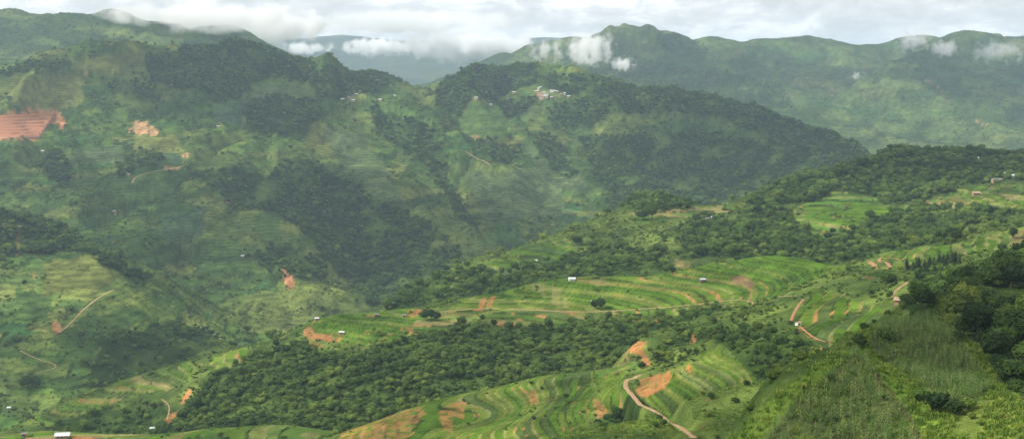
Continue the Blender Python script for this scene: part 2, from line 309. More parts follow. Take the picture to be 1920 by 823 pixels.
# forests (names, outline, trees per m2)
FOREST = [
 (('near_hillside',), [(1765,605),(1755,575),(1760,545),(1790,500),(1935,440),(1990,600),(1990,760),(1935,760),(1880,720),(1850,690),(1845,650),(1790,625)], .030),
 (('near_hillside',), [(1690,575),(1740,540),(1760,590),(1720,600)], .03),
 (('terraced_spur','forested_ridge'), [(1700,530),(1760,500),(1800,510),(1780,560),(1720,560)], .02),
 (('terraced_spur',), [(1120,790),(1180,760),(1240,790),(1290,830),(1090,835)], .05),
 (('terraced_spur',), [(1290,610),(1330,600),(1420,625),(1510,640),(1530,670),(1460,710),(1420,715),(1360,650),(1330,635),(1250,650),(1235,690),(1220,660)], .028),
 (('terrace_ridge',), [(325,800),(360,745),(400,705),(470,668),(560,645),(610,658),(680,655),(725,640),(800,622),(860,612),(905,608),(965,618),(1090,604),(1250,594),(1400,580),(1420,620),(1300,640),(1200,680),(1050,720),(800,790),(600,830),(330,830)], .040),
 (('terrace_ridge',), [(80,810),(150,770),(300,760),(330,800),(320,835),(80,835)], .012),
 (('forested_ridge',), [(1385,402),(1400,366),(1470,340),(1560,318),(1640,292),(1700,272),(1800,268),(1935,280),(1935,335),(1835,350),(1800,372),(1700,386),(1655,384),(1640,366),(1565,358),(1500,383),(1440,398)], .020),
 (('forested_ridge',), [(1270,440),(1290,405),(1370,402),(1440,402),(1475,405),(1490,434),(1540,446),(1600,430),(1700,392),(1755,385),(1790,400),(1785,450),(1640,482),(1560,500),(1450,490),(1300,480)], .015),
 (('forested_ridge',), [(700,600),(760,548),(860,505),(940,505),(1070,470),(1240,470),(1260,520),(1100,530),(860,580)], .011),
 (('forested_ridge',), [(1700,462),(1780,395),(1925,380),(1925,402),(1810,420),(1790,460)], .03),
 (('forested_ridge',), [(1170,385),(1190,368),(1290,372),(1290,388),(1230,410)], .018),
 (('left_spur',), [(-30,400),(60,395),(165,455),(220,470),(275,520),(262,540),(215,500),(150,475),(90,472),(-30,492)], .022),
 (('left_spur',), [(150,720),(190,640),(330,600),(430,640),(300,690),(180,735)], .004),
 (('left_mountain',), [(270,108),(380,84),(440,68),(500,85),(560,108),(605,135),(590,165),(540,150),(470,152),(440,192),(400,197),(370,172),(330,165),(280,150)], .016),
 (('left_mountain',), [(200,153),(296,160),(300,194),(240,190)], .014),
 (('left_mountain',), [(-20,138),(128,108),(130,128),(-20,150)], .013),
 (('left_mountain',), [(455,197),(520,183),(600,200),(612,225),(550,262),(460,237)], .017),
 (('left_mountain',), [(590,145),(640,120),(716,122),(756,152),(700,172),(640,192),(597,190)], .015),
 (('left_mountain',), [(540,290),(620,318),(700,368),(800,420),(868,478),(862,500),(770,560),(690,575),(600,480),(560,420),(500,400),(480,380)], .0125),
 (('left_mountain',), [(455,480),(520,465),(600,480),(600,520),(500,530)], .010),
 (('left_mountain',), [(365,330),(430,310),(520,340),(500,390),(420,380)], .006),
 (('left_mountain',), [(70,300),(110,285),(140,330),(120,360),(90,340)], .010),
 (('left_mountain',), [(210,300),(290,280),(310,310),(220,330)], .008),
 (('middle_mountain','left_mountain'), [(808,170),(870,132),(967,112),(1007,125),(1010,155),(946,178),(895,189),(854,214),(813,201)], .016),
 (('middle_mountain',), [(931,201),(967,184),(1007,189),(997,209),(956,221)], .015),
 (('middle_mountain',), [(1023,153),(1074,140),(1150,158),(1227,158),(1280,172),(1280,204),(1250,225),(1150,206),(1100,247),(1048,242),(1018,214),(1074,189),(1032,168)], .0145),
 (('middle_mountain',), [(1240,162),(1330,172),(1420,198),(1500,222),(1600,262),(1650,300),(1600,325),(1500,295),(1400,245),(1300,218),(1240,202)], .013),
 (('middle_mountain',), [(870,272),(920,262),(978,280),(950,312),(900,308)], .011),
 (('middle_mountain','left_mountain'), [(691,204),(808,240),(829,327),(880,403),(905,440),(854,408),(793,316),(716,255)], .010),
 (('middle_mountain',), [(1080,262),(1250,250),(1400,262),(1600,320),(1560,350),(1300,390),(1150,400),(1120,330)], .0075),
 (('middle_mountain',), [(990,250),(1040,255),(1080,330),(1040,320)], .009),
 (('far_right_range',), [(1060,140),(1200,110),(1300,130),(1460,160),(1480,210),(1300,200),(1150,190)], .0035),
 (('far_right_range',), [(1210,58),(1290,64),(1330,100),(1250,95)], .0035),
]
# single fields and a sunlit slope one can make out on the mountains (names, outline, colour)
PALE, GRN, YEL, BLU = (.082,.118,.050), (.070,.120,.034), (.130,.150,.042), (.056,.098,.048)
FIELDS = [('left_mountain', [(403,196),(455,190),(457,236),(412,238)], BLU), ('left_mountain', [(470,158),(590,166),(592,196),(480,190)], PALE), ('left_mountain', [(555,268),(600,230),(640,250),(652,292),(600,292)], YEL),
 ('left_mountain', [(612,240),(690,262),(740,330),(758,388),(700,362),(628,305)], PALE), ('left_mountain', [(365,452),(458,446),(466,505),(380,508)], GRN), ('left_mountain', [(300,412),(385,388),(380,448),(300,452)], BLU), ('left_mountain', [(250,252),(335,255),(345,290),(250,292)], YEL),
 ('left_mountain', [(400,248),(482,248),(484,268),(402,268)], (.140,.190,.045)), ('left_mountain', [(5,152),(150,138),(165,190),(120,205),(20,206)], YEL), ('left_mountain', [(120,285),(225,268),(235,300),(130,312)], PALE), ('left_mountain', [(195,330),(300,330),(330,372),(200,385)], GRN),  # upper-left YEL slope: yellow sunlight put into the colour
 ('left_mountain', [(285,290),(350,285),(352,305),(290,306)], BLU), ('left_mountain', [(470,400),(520,395),(540,450),(480,455)], GRN), ('left_mountain', [(150,120),(260,95),(270,125),(180,140)], YEL),
 ('middle_mountain', [(828,222),(940,196),(962,222),(950,252),(835,255)], GRN), ('middle_mountain', [(862,325),(1000,312),(1045,330),(1065,398),(905,420)], PALE), ('middle_mountain', [(1200,196),(1285,192),(1275,216),(1205,222)], BLU),
 ('middle_mountain', [(980,262),(1070,300),(1110,370),(1020,330)], PALE), ('middle_mountain', [(900,255),(985,262),(960,280),(915,268)], YEL), ('left_spur', [(80,486),(200,478),(222,520),(180,545),(90,548)], YEL), ('left_spur', [(30,540),(110,552),(100,600),(30,600)], GRN), ('left_spur', [(190,590),(240,580),(250,600),(200,612)], GRN)]
for n, poly, cc in FIELDS:
    m = zone((n,), poly); C[m] = np.array(cc) * (.75 + .5 * rnd2[m])[:, None] * .95; STR[m] = .45 + .5 * rnd[m]; DS[m] = .0025 + .012 * (bord[m] < .06); DT[m] = .0001
FMASK = np.zeros(GX.shape, bool)
for names, poly, dens in FOREST:
    m = zone(names, poly) & (ZID < 0)
    gs = np.where(GR[m] > 1250, 60.0, 30.0); g = sstep(-.38, .10, fbm(GX[m] / gs + 2, GY[m] / gs, 4))
    fd = np.where(GR[m] > 1250, 1.9, 1.15); DT[m] = fd * dens * (0.10 + 0.95 * g); DS[m] = dens * (.8 + 1.2 * (1 - g)); STR[m] = 0; DG[m] = 0
    C[m] = lerp3((.065,.105,.026), (.030,.055,.015), g); FMASK |= m
# terraced fields: one colour for each level, with strips that change along it
for k, (n, poly, step, pal, soil) in enumerate(TZ):
    m = ZID == k
    if not m.any(): continue
    run = np.floor((GX[m] * .8 + GY[m] * .6 + 12 * n1[m]) / 150 + LEV[m] * .37).astype(int)
    h = hash2(LEV[m] * 3 + k * 101, run); pa = np.array(pal)
    cc = pa[(_ph[h] * len(pal) * .999).astype(int)] * (0.86 + .28 * _ph[(h * 5 + 3) & 4095])[:, None]
    r = RIS[m]; sn = fbm(GX[m] / 16, GY[m] / 16, 3)
    hl = _ph[hash2(LEV[m] * 5 + 7, np.full(LEV[m].shape, k * 3))]
    rc = np.where((hl < .68)[:, None], np.array((.034,.056,.015)), np.where((hl < .93)[:, None], np.array((.185,.190,.070)), np.array((.28,.16,.07)))) * (1 + .5 * sn[:, None])  # dark risers: green growth with the step's shade put into the colour
    sm = sstep(.36 - soil * 1.5, .48 - soil * 1.5, sn); rc = rc * (1 - sm[:, None]) + np.array((.34,.165,.075)) * sm[:, None]
    C[m] = (cc * (1 - r[:, None]) + rc * r[:, None]) * .9
    DS[m] = np.where(r > .6, .04 * (sn > .05) * (.4 if n == 'terrace_ridge' else 1), .0004); DT[m] = 0.0001; DG[m] = 0
    if n == 'left_mountain':
        DS[m] = 0; DT[m] = 0; C[m] = np.array((.34,.165,.10)) * (.8 + .4 * _ph[h])[:, None] * (1 - r[:, None]) + np.array((.50,.37,.28)) * r[:, None]
    if n in ('near_hillside',): DC[m] = 0
# bare earth, tracks and clearings (names, outline, colour, strength)
RED, TAN, BRN = (.33,.150,.066), (.42,.27,.14), (.17,.105,.065)
EARTH = [
 ('terrace_ridge', [(566,622),(583,611),(590,617),(593,626),(637,631),(636,641),(600,640),(572,632)], RED, 1),
 ('terrace_ridge', [(570,638),(608,648),(606,654),(566,643)], RED, .8),
 ('terrace_ridge', [(765,590),(778,579),(795,580),(785,591),(768,596)], RED, 1),
 ('terrace_ridge', [(886,580),(903,555),(912,555),(900,580)], RED, .95),
 ('terrace_ridge', [(908,574),(920,553),(930,553),(920,572)], RED, .95),
 ('terrace_ridge', [(750,612),(772,612),(792,623),(786,629),(752,620)], RED, .8),
 ('terrace_ridge', [(1368,520),(1395,513),(1418,530),(1408,541),(1385,533)], BRN, 1),
 ('terrace_ridge', [(1178,597),(1232,599),(1230,607),(1188,605)], RED, .8),
 ('terrace_ridge', [(362,718),(368,722),(352,750),(340,757),(342,745)], RED, .9),
 ('terrace_ridge', [(322,768),(335,770),(318,792),(308,790)], RED, .8),
 ('terrace_ridge', [(925,600),(950,602),(948,610),(930,608)], RED, .7),
 ('terrace_ridge', [(990,532),(1030,526),(1075,572),(1050,580)], (.19,.175,.075), .65),
 ('terrace_ridge', [(1110,522),(1135,518),(1145,532),(1115,534)], (.20,.18,.08), .7),
 ('terraced_spur', [(1173,652),(1188,639),(1217,638),(1202,650),(1211,665),(1224,683),(1208,687),(1199,666),(1180,659)], RED, 1),
 ('terraced_spur', [(1200,652),(1215,642),(1212,660)], (.16,.19,.045), 1),
 ('terraced_spur', [(1193,736),(1199,712),(1241,698),(1252,704),(1246,726),(1226,736),(1215,744),(1198,743)], RED, .9),
 ('terraced_spur', [(1249,701),(1259,688),(1257,712),(1248,716)], RED, .9),
 ('terraced_spur', [(1113,744),(1128,754),(1147,776),(1120,784)], RED, .75),
 ('terraced_spur', [(983,735),(1003,732),(1009,755),(990,759)], RED, .8),
 ('terraced_spur', [(630,826),(640,808),(740,770),(795,762),(800,775),(775,800),(755,830)], RED, .55),
 ('terraced_spur', [(820,772),(850,752),(872,752),(870,785),(852,780),(848,810),(832,806)], RED, .7),
 ('terraced_spur', [(1518,661),(1546,650),(1550,662),(1522,669)], RED, .8),
 ('terraced_spur', [(1293,642),(1300,624),(1308,630),(1302,642)], RED, .9),
 ('terraced_spur', [(1328,627),(1350,614),(1356,618),(1340,630)], RED, .9),
 ('terraced_spur', [(1286,690),(1292,675),(1298,690),(1306,698),(1294,698)], RED, .85),
 ('terraced_spur', [(1485,606),(1530,628),(1540,640),(1515,632)], RED, .6),
 ('lower_bench', [(120,828),(135,815),(185,820),(190,832)], RED, .9),
 ('left_mountain', [(238,248),(255,230),(276,226),(299,240),(303,250),(245,252)], (.45,.26,.14), 1),
 ('left_mountain', [(534,500),(549,497),(556,532),(545,531)], (.42,.19,.10), .95),
 ('left_mountain', [(-30,222),(28,209),(70,202),(104,208),(118,232),(112,242),(98,232),(74,260),(-30,268)], (.36,.165,.085), 1),
 ('left_mountain', [(100,212),(114,220),(113,240),(104,228)], (.42,.19,.10), .95),
 ('left_mountain', [(345,282),(356,282),(357,294),(347,294)], (.45,.26,.14), .95),
 ('left_mountain', [(305,312),(345,308),(343,320),(312,320)], (.42,.24,.13), .6),
 ('left_mountain', [(415,365),(430,362),(430,374),(418,372)], (.42,.22,.12), .8),
 ('left_mountain', [(140,136),(178,138),(176,142),(145,142)], (.42,.24,.13), .6),
 ('left_spur', [(108,600),(113,600),(120,620),(112,628)], RED, .95),
 ('left_spur', [(62,512),(72,510),(74,520),(64,522)], RED, .5),
 ('left_spur', [(24,440),(38,440),(36,482),(26,478)], RED, .6),
 ('middle_mountain', [(1012,176),(1024,178),(1022,186),(1012,186)], (.38,.24,.18), .9),
 ('middle_mountain', [(870,255),(900,258),(895,268),(872,264)], (.36,.22,.12), .5),
 ('middle_mountain', [(666,285),(682,280),(686,290),(672,294)], (.36,.20,.11), .6),
 ('forested_ridge', [(1755,384),(1768,378),(1775,390),(1760,394)], RED, .9),
 ('forested_ridge', [(1790,421),(1796,418),(1797,450),(1790,448)], RED, .9),
 ('forested_ridge', [(1255,498),(1265,482),(1300,492),(1290,502)], TAN, .5),
 ('forested_ridge', [(1775,376),(1800,380),(1830,388),(1800,388)], TAN, .8),
 ('right_slope', [(1820,232),(1850,235),(1848,240),(1822,238)], (.40,.24,.14), .7),
 ('right_slope', [(1722,150),(1780,168),(1778,173),(1722,155)], (.36,.22,.13), .5),
]
for n, poly, cc, t in EARTH:
    m = zone((n,), poly); es = np.maximum(6, GR[m] * .007); br = t * sstep(-.42, .02, fbm(GX[m] / es, GY[m] / es, 4) + .35 * (t - .8)) * (1 - .4 * sstep(.0, .5, fbm(GX[m] / 5, GY[m] / 5, 2)))
    C[m] = C[m] * (1 - br[:, None]) + np.array(cc) * br[:, None]; DS[m] *= .12; DT[m] *= .1; DG[m] *= .1; STR[m] = 0
# the near hill: maize, long grass, grassy track
MAIZE = [[(1440,823),(1500,752),(1560,700),(1600,660),(1615,668),(1650,720),(1700,790),(1725,835),(1400,835)],
         [(1625,640),(1650,612),(1700,598),(1745,600),(1790,632),(1830,690),(1850,735),(1800,760),(1770,765),(1735,735),(1690,700),(1660,680)]]
GRASS = [[(1360,830),(1430,768),(1500,708),(1560,662),(1640,606),(1655,612),(1640,650),(1600,655),(1560,695),(1500,745),(1430,815)],
         [(1600,655),(1640,650),(1690,700),(1740,740),(1770,770),(1800,770),(1790,835),(1730,835),(1650,715)],
         [(1790,625),(1850,660),(1870,720),(1935,770),(1935,835),(1830,835),(1850,770),(1830,690)]]
s1 = GID == S1.id
for k, p in enumerate(GRASS):
    m = zone(('near_hillside',), p); C[m] = lerp3((.085,.150,.022), (.135,.200,.034), sstep(-.3, .3, n1))[m]; DG[m] = 1.1; DS[m] = .012; DT[m] = 0
    if k == 2: C[m] = C[m] * .4 + np.array((.165,.20,.045)) * .6
for p in MAIZE:
    m = zone(('near_hillside',), p); thin = sstep(-.45, .0, fbm(GX[m] / 8, GY[m] / 8, 3)); C[m] = lerp3((.095,.130,.032), (.085,.105,.038), thin); DC[m] = 1.5 * (.25 + .75 * thin); DG[m] = .5 * (1 - thin) + .1; DS[m] = .006; DT[m] = 0
HEDGE = np.zeros(GX.shape, bool)
for p in ([(1640,690),(1700,770),(1735,835),(1722,835),(1690,775),(1632,694)], [(1560,700),(1612,664),(1620,670),(1575,706)], [(1850,735),(1800,700),(1800,690),(1856,728)]):
    m = zone(('near_hillside',), p); C[m] = (.08,.075,.03); DC[m] = 0; DG[m] = .3; DS[m] = .09; HEDGE |= m
bare = s1 & ~FMASK; DT[bare] = 0; DS[bare] = np.minimum(DS[bare], np.where(HEDGE[bare], .09, .012))
off = s1 & (GR < 205); DS[off] = .01; DT[off] = 0; DG[off] = .02

# ------------------------------------------------------------------ reading the ground
AZ0, DAZ = AZ[0], AZ[1] - AZ[0]
def gidx(X, Y):
    r = np.hypot(X, Y); a = np.arctan2(X, Y)
    fi = np.clip(np.interp(r, RAD, np.arange(NR)), 0, NR - 1.001); fj = np.clip((a - AZ0) / DAZ, 0, NA - 1.001)
    return fi, fj
def bil(A, X, Y):
    fi, fj = gidx(np.asarray(X, float), np.asarray(Y, float)); i = fi.astype(int); j = fj.astype(int); u = fi - i; v = fj - j
    return (A[i, j] * (1 - u) + A[i + 1, j] * u) * (1 - v) + (A[i, j + 1] * (1 - u) + A[i + 1, j + 1] * u) * v
EL = GZ / GR
HORZ = np.maximum.accumulate(EL, 0)
VIS = (HORZ - EL) * GR < 9.0               # not far below the line of sight
def hit(px, py, name=None):                # the ground point that the photograph shows at px, py
    x, y, z = ray(px, py); a = math.atan2(x, y); t = z / math.hypot(x, y)
    j = int(round((a - AZ0) / DAZ)); e = EL[:, j]
    k = e >= t
    if name: k = k & (GID[:, j] == BY[name].id)
    idx = np.nonzero(k)[0]
    if len(idx) == 0:
        i0 = int(np.argmax(np.where(GID[:, j] == BY[name].id, e, -9))) if name else int(np.argmax(e)); r = RAD[i0]
    else:
        i0 = idx[0]; r = RAD[i0]
        if i0 > 0 and not name:
            e0, e1 = e[i0 - 1], e[i0]; r = RAD[i0 - 1] + (RAD[i0] - RAD[i0 - 1]) * (t - e0) / max(1e-9, e1 - e0)
    X = math.sin(a) * r; Y = math.cos(a) * r
    return np.array([X, Y, float(bil(GZ, X, Y))])

# ------------------------------------------------------------------ materials
def mat(name):
    m = bpy.data.materials.new(name); m.use_nodes = True; nt = m.node_tree
    b = nt.nodes['Principled BSDF']; b.inputs['Specular IOR Level'].default_value = 0.12; b.inputs['Roughness'].default_value = .9
    return m, nt, b
def mixrgb(nt, kind, fac, a, b):
    n = nt.nodes.new('ShaderNodeMix'); n.data_type = 'RGBA'; n.blend_type = kind
    for sock, v in ((n.inputs[0], fac), (n.inputs[6], a), (n.inputs[7], b)):
        if hasattr(v, 'links') or hasattr(v, 'is_linked'): nt.links.new(v, sock)
        else: sock.default_value = v
    return n.outputs[2]
def ramp(nt, src, stops):
    r = nt.nodes.new('ShaderNodeValToRGB'); e = r.color_ramp.elements
    while len(e) < len(stops): e.new(.5)
    for k, (p, c) in enumerate(stops): e[k].position = p; e[k].color = (*c, 1) if len(c) == 3 else c
    nt.links.new(src, r.inputs[0]); return r.outputs[0]
def noise(nt, vec, scale, detail=6, rough=.6):
    n = nt.nodes.new('ShaderNodeTexNoise'); n.inputs['Scale'].default_value = scale; n.inputs['Detail'].default_value = detail; n.inputs['Roughness'].default_value = rough
    if vec is not None: nt.links.new(vec, n.inputs['Vector'])
    return n.outputs[0]
def ground_mat():
    m, nt, b = mat('ground'); N = nt.nodes.new; L = nt.links.new
    vc = N('ShaderNodeVertexColor'); vc.layer_name = 'Col'
    g = N('ShaderNodeNewGeometry'); pos = g.outputs['Position']
    a = noise(nt, pos, .05, 9, .68); c1 = mixrgb(nt, 'MULTIPLY', 1.0, vc.outputs[0], ramp(nt, a, [(.30, (.45,.47,.42)), (.5, (.95,.97,.95)), (.72, (1.55,1.5,1.4))]))
    d = noise(nt, pos, .9, 5, .7); c2 = mixrgb(nt, 'MULTIPLY', 1.0, c1, ramp(nt, d, [(.3, (.62,.64,.6)), (.7, (1.35,1.33,1.3))]))
    e_ = noise(nt, pos, .014, 7, .62); c2 = mixrgb(nt, 'MULTIPLY', 1.0, c2, ramp(nt, e_, [(.34, (.60,.66,.66)), (.5, (1,1,1)), (.66, (1.30,1.24,1.10))]))
    # fine contour lines of small terraces, only where the fields lie
    st = N('ShaderNodeAttribute'); st.attribute_name = 'str'
    sp = N('ShaderNodeSeparateXYZ'); L(pos, sp.inputs[0])
    wob = noise(nt, pos, .012, 3, .5)
    ad = N('ShaderNodeMath'); ad.operation = 'MULTIPLY_ADD'; L(wob, ad.inputs[0]); ad.inputs[1].default_value = 14; L(sp.outputs[2], ad.inputs[2])
    md = N('ShaderNodeMath'); md.operation = 'MULTIPLY'; L(ad.outputs[0], md.inputs[0]); md.inputs[1].default_value = .21
    fr = N('ShaderNodeMath'); fr.operation = 'FRACT'; L(md.outputs[0], fr.inputs[0])
    ln = ramp(nt, fr.outputs[0], [(0, (.62,.62,.58)), (.22, (.66,.66,.6)), (.34, (1.08,1.08,1.05)), (.9, (1.1,1.1,1.08)), (1, (.62,.62,.58))])
    c3 = mixrgb(nt, 'MULTIPLY', st.outputs['Fac'], c2, ln)
    L(c3, b.inputs['Base Color']); b.inputs['Roughness'].default_value = 1; b.inputs['Specular IOR Level'].default_value = 0
    bp = N('ShaderNodeBump'); bp.inputs['Strength'].default_value = .8; bp.inputs['Distance'].default_value = 1.2; L(noise(nt, pos, .35, 6, .7), bp.inputs['Height']); L(bp.outputs[0], b.inputs['Normal'])
    return m
M_GROUND = ground_mat()
def leaf_mat(name, stops, src='random', attr='tint'):
    m, nt, b = mat(name); N = nt.nodes.new; L = nt.links.new
    oi = N('ShaderNodeObjectInfo')
    if src == 'instancer':
        at_ = N('ShaderNodeAttribute'); at_.attribute_type = 'INSTANCER'; at_.attribute_name = attr; f = at_.outputs['Fac']
    else: f = oi.outputs['Random']
    base = ramp(nt, f, stops)
    v = mixrgb(nt, 'MULTIPLY', 1.0, base, ramp(nt, oi.outputs['Random'], [(0, (.68,.72,.70)), (.5, (1,1,1)), (1, (1.36,1.28,1.2))]))
    g = N('ShaderNodeNewGeometry')
    v2 = mixrgb(nt, 'MULTIPLY', 1.0, v, ramp(nt, noise(nt, g.outputs['Position'], 1.1, 3, .6), [(.3, (.7,.72,.7)), (.7, (1.3,1.28,1.2))]))
    L(v2, b.inputs['Base Color']); b.inputs['Roughness'].default_value = .75
    tr = N('ShaderNodeBsdfTranslucent'); L(v2, tr.inputs[0]); mx = N('ShaderNodeMixShader'); mx.inputs[0].default_value = .28
    L(b.outputs[0], mx.inputs[1]); L(tr.outputs[0], mx.inputs[2]); L(mx.outputs[0], nt.nodes['Material Output'].inputs[0])
    return m
LEAFS = [(0, (.030,.066,.018)), (.3, (.054,.108,.022)), (.6, (.092,.160,.030)), (1, (.160,.225,.045))]
M_LEAF = leaf_mat('foliage', LEAFS, 'instancer')
M_LEAF_D = leaf_mat('dark_foliage', [(0, (.026,.058,.014)), (1, (.048,.095,.018))])
M_LEAF_M = leaf_mat('mid_foliage', [(0, (.048,.092,.018)), (1, (.082,.140,.024))])
M_LEAF_Y = leaf_mat('yellow_green_foliage', [(0, (.090,.140,.022)), (1, (.140,.185,.034))])
M_PINE = leaf_mat('needles', [(0, (.016,.034,.015)), (1, (.026,.050,.020))])
M_GRASS = leaf_mat('long_grass', [(0, (.090,.170,.022)), (.5, (.125,.215,.030)), (1, (.200,.245,.050))])
M_MAIZE = leaf_mat('maize', [(0, (.095,.180,.048)), (.7, (.140,.230,.066)), (1, (.230,.265,.105))])
def plain(name, c, var=.25, scale=2.0, rough=.9, spec=.1):
    m, nt, b = mat(name); g = nt.nodes.new('ShaderNodeTexCoord')
    lo = tuple(x * (1 - var) for x in c); hi = tuple(min(1, x * (1 + var)) for x in c)
    nt.links.new(ramp(nt, noise(nt, g.outputs['Object'], scale, 6, .65), [(.3, lo), (.7, hi)]), b.inputs['Base Color'])
    b.inputs['Roughness'].default_value = rough; b.inputs['Specular IOR Level'].default_value = spec; return m
M_BARK = plain('bark', (.12,.09,.065), .35, 3)

# ------------------------------------------------------------------ dirt roads and paths: the lines, with the ground levelled under them
ROADS = []
def plan_road(name, pts, w, m, lift=.22, fit=False):
    global GZ
    P = np.array([hit(x, y) for x, y in pts]); n = len(P); par = []
    if fit:                                 # an even gradient along the whole road
        d = np.polyval(np.polyfit(np.arange(n), P[:, 1], 2), np.arange(n)); P = np.array([at(x, y, q) for (x, y), q in zip(pts, d)])
    PZ = P[:, 2]; P = P[:, :2]
    E = np.vstack([2 * P[0] - P[1], P, 2 * P[-1] - P[-2]]); out = []
    for i in range(n - 1):
        p0, p1, p2, p3 = E[i:i + 4]; L_ = np.linalg.norm(p2 - p1); k = max(3, int(L_ / 2.0)); par += list(i + np.arange(k) / k)
        t = np.linspace(0, 1, k, endpoint=False)[:, None]
        out.append(.5 * (2 * p1 + (p2 - p0) * t + (2 * p0 - 5 * p1 + 4 * p2 - p3) * t ** 2 + (3 * p1 - p0 - 3 * p2 + p3) * t ** 3))
    c = np.vstack(out + [P[-1:]])
    kc = min(13, len(c) // 2 * 2 - 1); c = np.stack([np.convolve(np.pad(c[:, a], kc // 2, mode='edge'), np.ones(kc) / kc, 'valid') for a in (0, 1)], -1)
    z = bil(GZ, c[:, 0], c[:, 1])
    kz = min(25, len(z) // 2 * 2 - 1); zp = np.pad(z, kz // 2, mode='edge'); z = np.convolve(zp, np.ones(kz) / kz, 'valid')
    if fit: z = np.interp(par + [n - 1], np.arange(n), PZ) + .3
    rr = np.hypot(c[:, 0], c[:, 1]).mean(); core = max(w * .85, rr * .0042); blend = core * 1.9 + 1.5
    mk = (GX > c[:, 0].min() - blend) & (GX < c[:, 0].max() + blend) & (GY > c[:, 1].min() - blend) & (GY < c[:, 1].max() + blend)
    ii, jj = np.nonzero(mk); bd = np.full(len(ii), 1e9); bz = np.zeros(len(ii))
    for q in range(len(c)):
        d = np.hypot(GX[ii, jj] - c[q, 0], GY[ii, jj] - c[q, 1]); u = d < bd; bd[u] = d[u]; bz[u] = z[q]
    t = 1 - sstep(core, blend, bd); GZ[ii, jj] = GZ[ii, jj] * (1 - t) + bz * t
    on = bd < core * 1.15 + 2.5
    for D in (DT, DS, DG, DC): D[ii[on], jj[on]] = 0
    ROADS.append((name, c, z, w, m, lift))
def road_mat(name, c):
    m, nt, b = mat(name); g = nt.nodes.new('ShaderNodeNewGeometry')
    a = ramp(nt, noise(nt, g.outputs['Position'], .35, 6, .65), [(.3, tuple(x * .7 for x in c)), (.7, tuple(x * 1.25 for x in c))])
    nt.links.new(a, b.inputs['Base Color']); b.inputs['Roughness'].default_value = 1; return m
M_TAN = road_mat('tan_dirt', (.34, .225, .125)); M_RED = road_mat('red_dirt', (.34, .18, .09))
plan_road('dirt_road', [(945,580),(1010,581),(1060,584),(1110,584),(1150,583),(1190,580),(1240,576),(1290,571),(1330,568),(1400,563),(1460,556),(1500,549)], 2.6, M_TAN)
plan_road('dirt_path', [(800,588),(845,582),(880,580),(905,577),(945,580)], 2.0, M_TAN)
plan_road('dirt_road', [(1312,829),(1255,795),(1200,760),(1173,727),(1180,711),(1208,701),(1240,697)], 2.4, M_TAN, fit=True)
plan_road('dirt_track', [(1662,505),(1640,498),(1629,493),(1634,488)], 2.6, M_RED)
plan_road('dirt_track', [(1695,503),(1668,497),(1648,489),(1655,484),(1690,487)], 3.0, M_RED)
plan_road('dirt_path', [(1668,562),(1680,545),(1692,535),(1706,526)], 1.6, M_TAN)
plan_road('dirt_path', [(1482,606),(1488,588),(1498,572),(1508,560)], 1.6, M_RED)
plan_road('dirt_path', [(1498,612),(1530,634),(1556,640)], 1.3, M_RED)
plan_road('dirt_track', [(215,541),(190,555),(165,572),(145,592),(125,612),(112,624)], 2.2, M_TAN)
plan_road('dirt_track', [(112,626),(109,605)], 4.0, M_RED)
plan_road('dirt_track', [(35,655),(60,668),(90,680),(113,684),(90,694),(62,702)], 1.8, M_TAN)
plan_road('dirt_track', [(248,348),(252,334),(270,326),(300,320),(330,316),(352,308)], 4.0, M_TAN, .3)
plan_road('dirt_track', [(352,300),(350,284)], 5.0, M_TAN, .3)
plan_road('dirt_track', [(0,425),(30,420),(60,432)], 3.0, M_TAN, .3)
plan_road('dirt_track', [(300,745),(318,760),(312,790)], 1.0, M_TAN)
plan_road('dirt_track', [(1775,378),(1800,384),(1835,390)], 3.2, M_TAN, .3)
plan_road('dirt_track', [(870,282),(885,290),(905,300),(920,312)], 4.0, M_TAN, .3)

# ------------------------------------------------------------------ object helpers
def tag(o, label=None, cat=None, group=None, kind=None):
    if label: o['label'] = label
    if cat: o['category'] = cat
    if group: o['group'] = group
    if kind: o['kind'] = kind
    return o
def mesh(name, v, f, m, smooth=False):
    me = bpy.data.meshes.new(name); me.from_pydata([tuple(map(float, p)) for p in v], [], [tuple(map(int, q)) for q in f])
    if m: me.materials.append(m)
    if smooth: me.polygons.foreach_set('use_smooth', np.ones(len(f), bool))
    return me
def obj(name, me, parent=None, loc=None, rz=0.0, s=None):
    o = bpy.data.objects.new(name, me); COL.objects.link(o)
    if parent: o.parent = parent
    if loc is not None: o.location = tuple(map(float, loc))
    if rz: o.rotation_euler[2] = rz
    if s is not None: o.scale = (s, s, s) if np.isscalar(s) else s
    return o
def empty(name, loc, rz=0.0, s=None):
    o = obj(name, None, None, loc, rz, s); o.empty_display_size = .5; return o
def fast_mesh(name, co, quads, m, attrs):
    me = bpy.data.meshes.new(name); n = len(co); k = len(quads)
    me.vertices.add(n); me.vertices.foreach_set('co', co.astype(np.float32).ravel())
    me.loops.add(k * 4); me.loops.foreach_set('vertex_index', quads.astype(np.int32).ravel())
    me.polygons.add(k); me.polygons.foreach_set('loop_start', np.arange(0, 4 * k, 4, dtype=np.int32)); me.polygons.foreach_set('loop_total', np.full(k, 4, np.int32))
    me.polygons.foreach_set('use_smooth', np.ones(k, bool))
    ca = me.color_attributes.new('Col', 'FLOAT_COLOR', 'POINT'); c4 = np.ones((n, 4), np.float32); c4[:, :3] = attrs[0]; ca.data.foreach_set('color', c4.ravel())
    a = me.attributes.new('str', 'FLOAT', 'POINT'); a.data.foreach_set('value', attrs[1].astype(np.float32))
    me.materials.append(m); me.update(calc_edges=True); return me

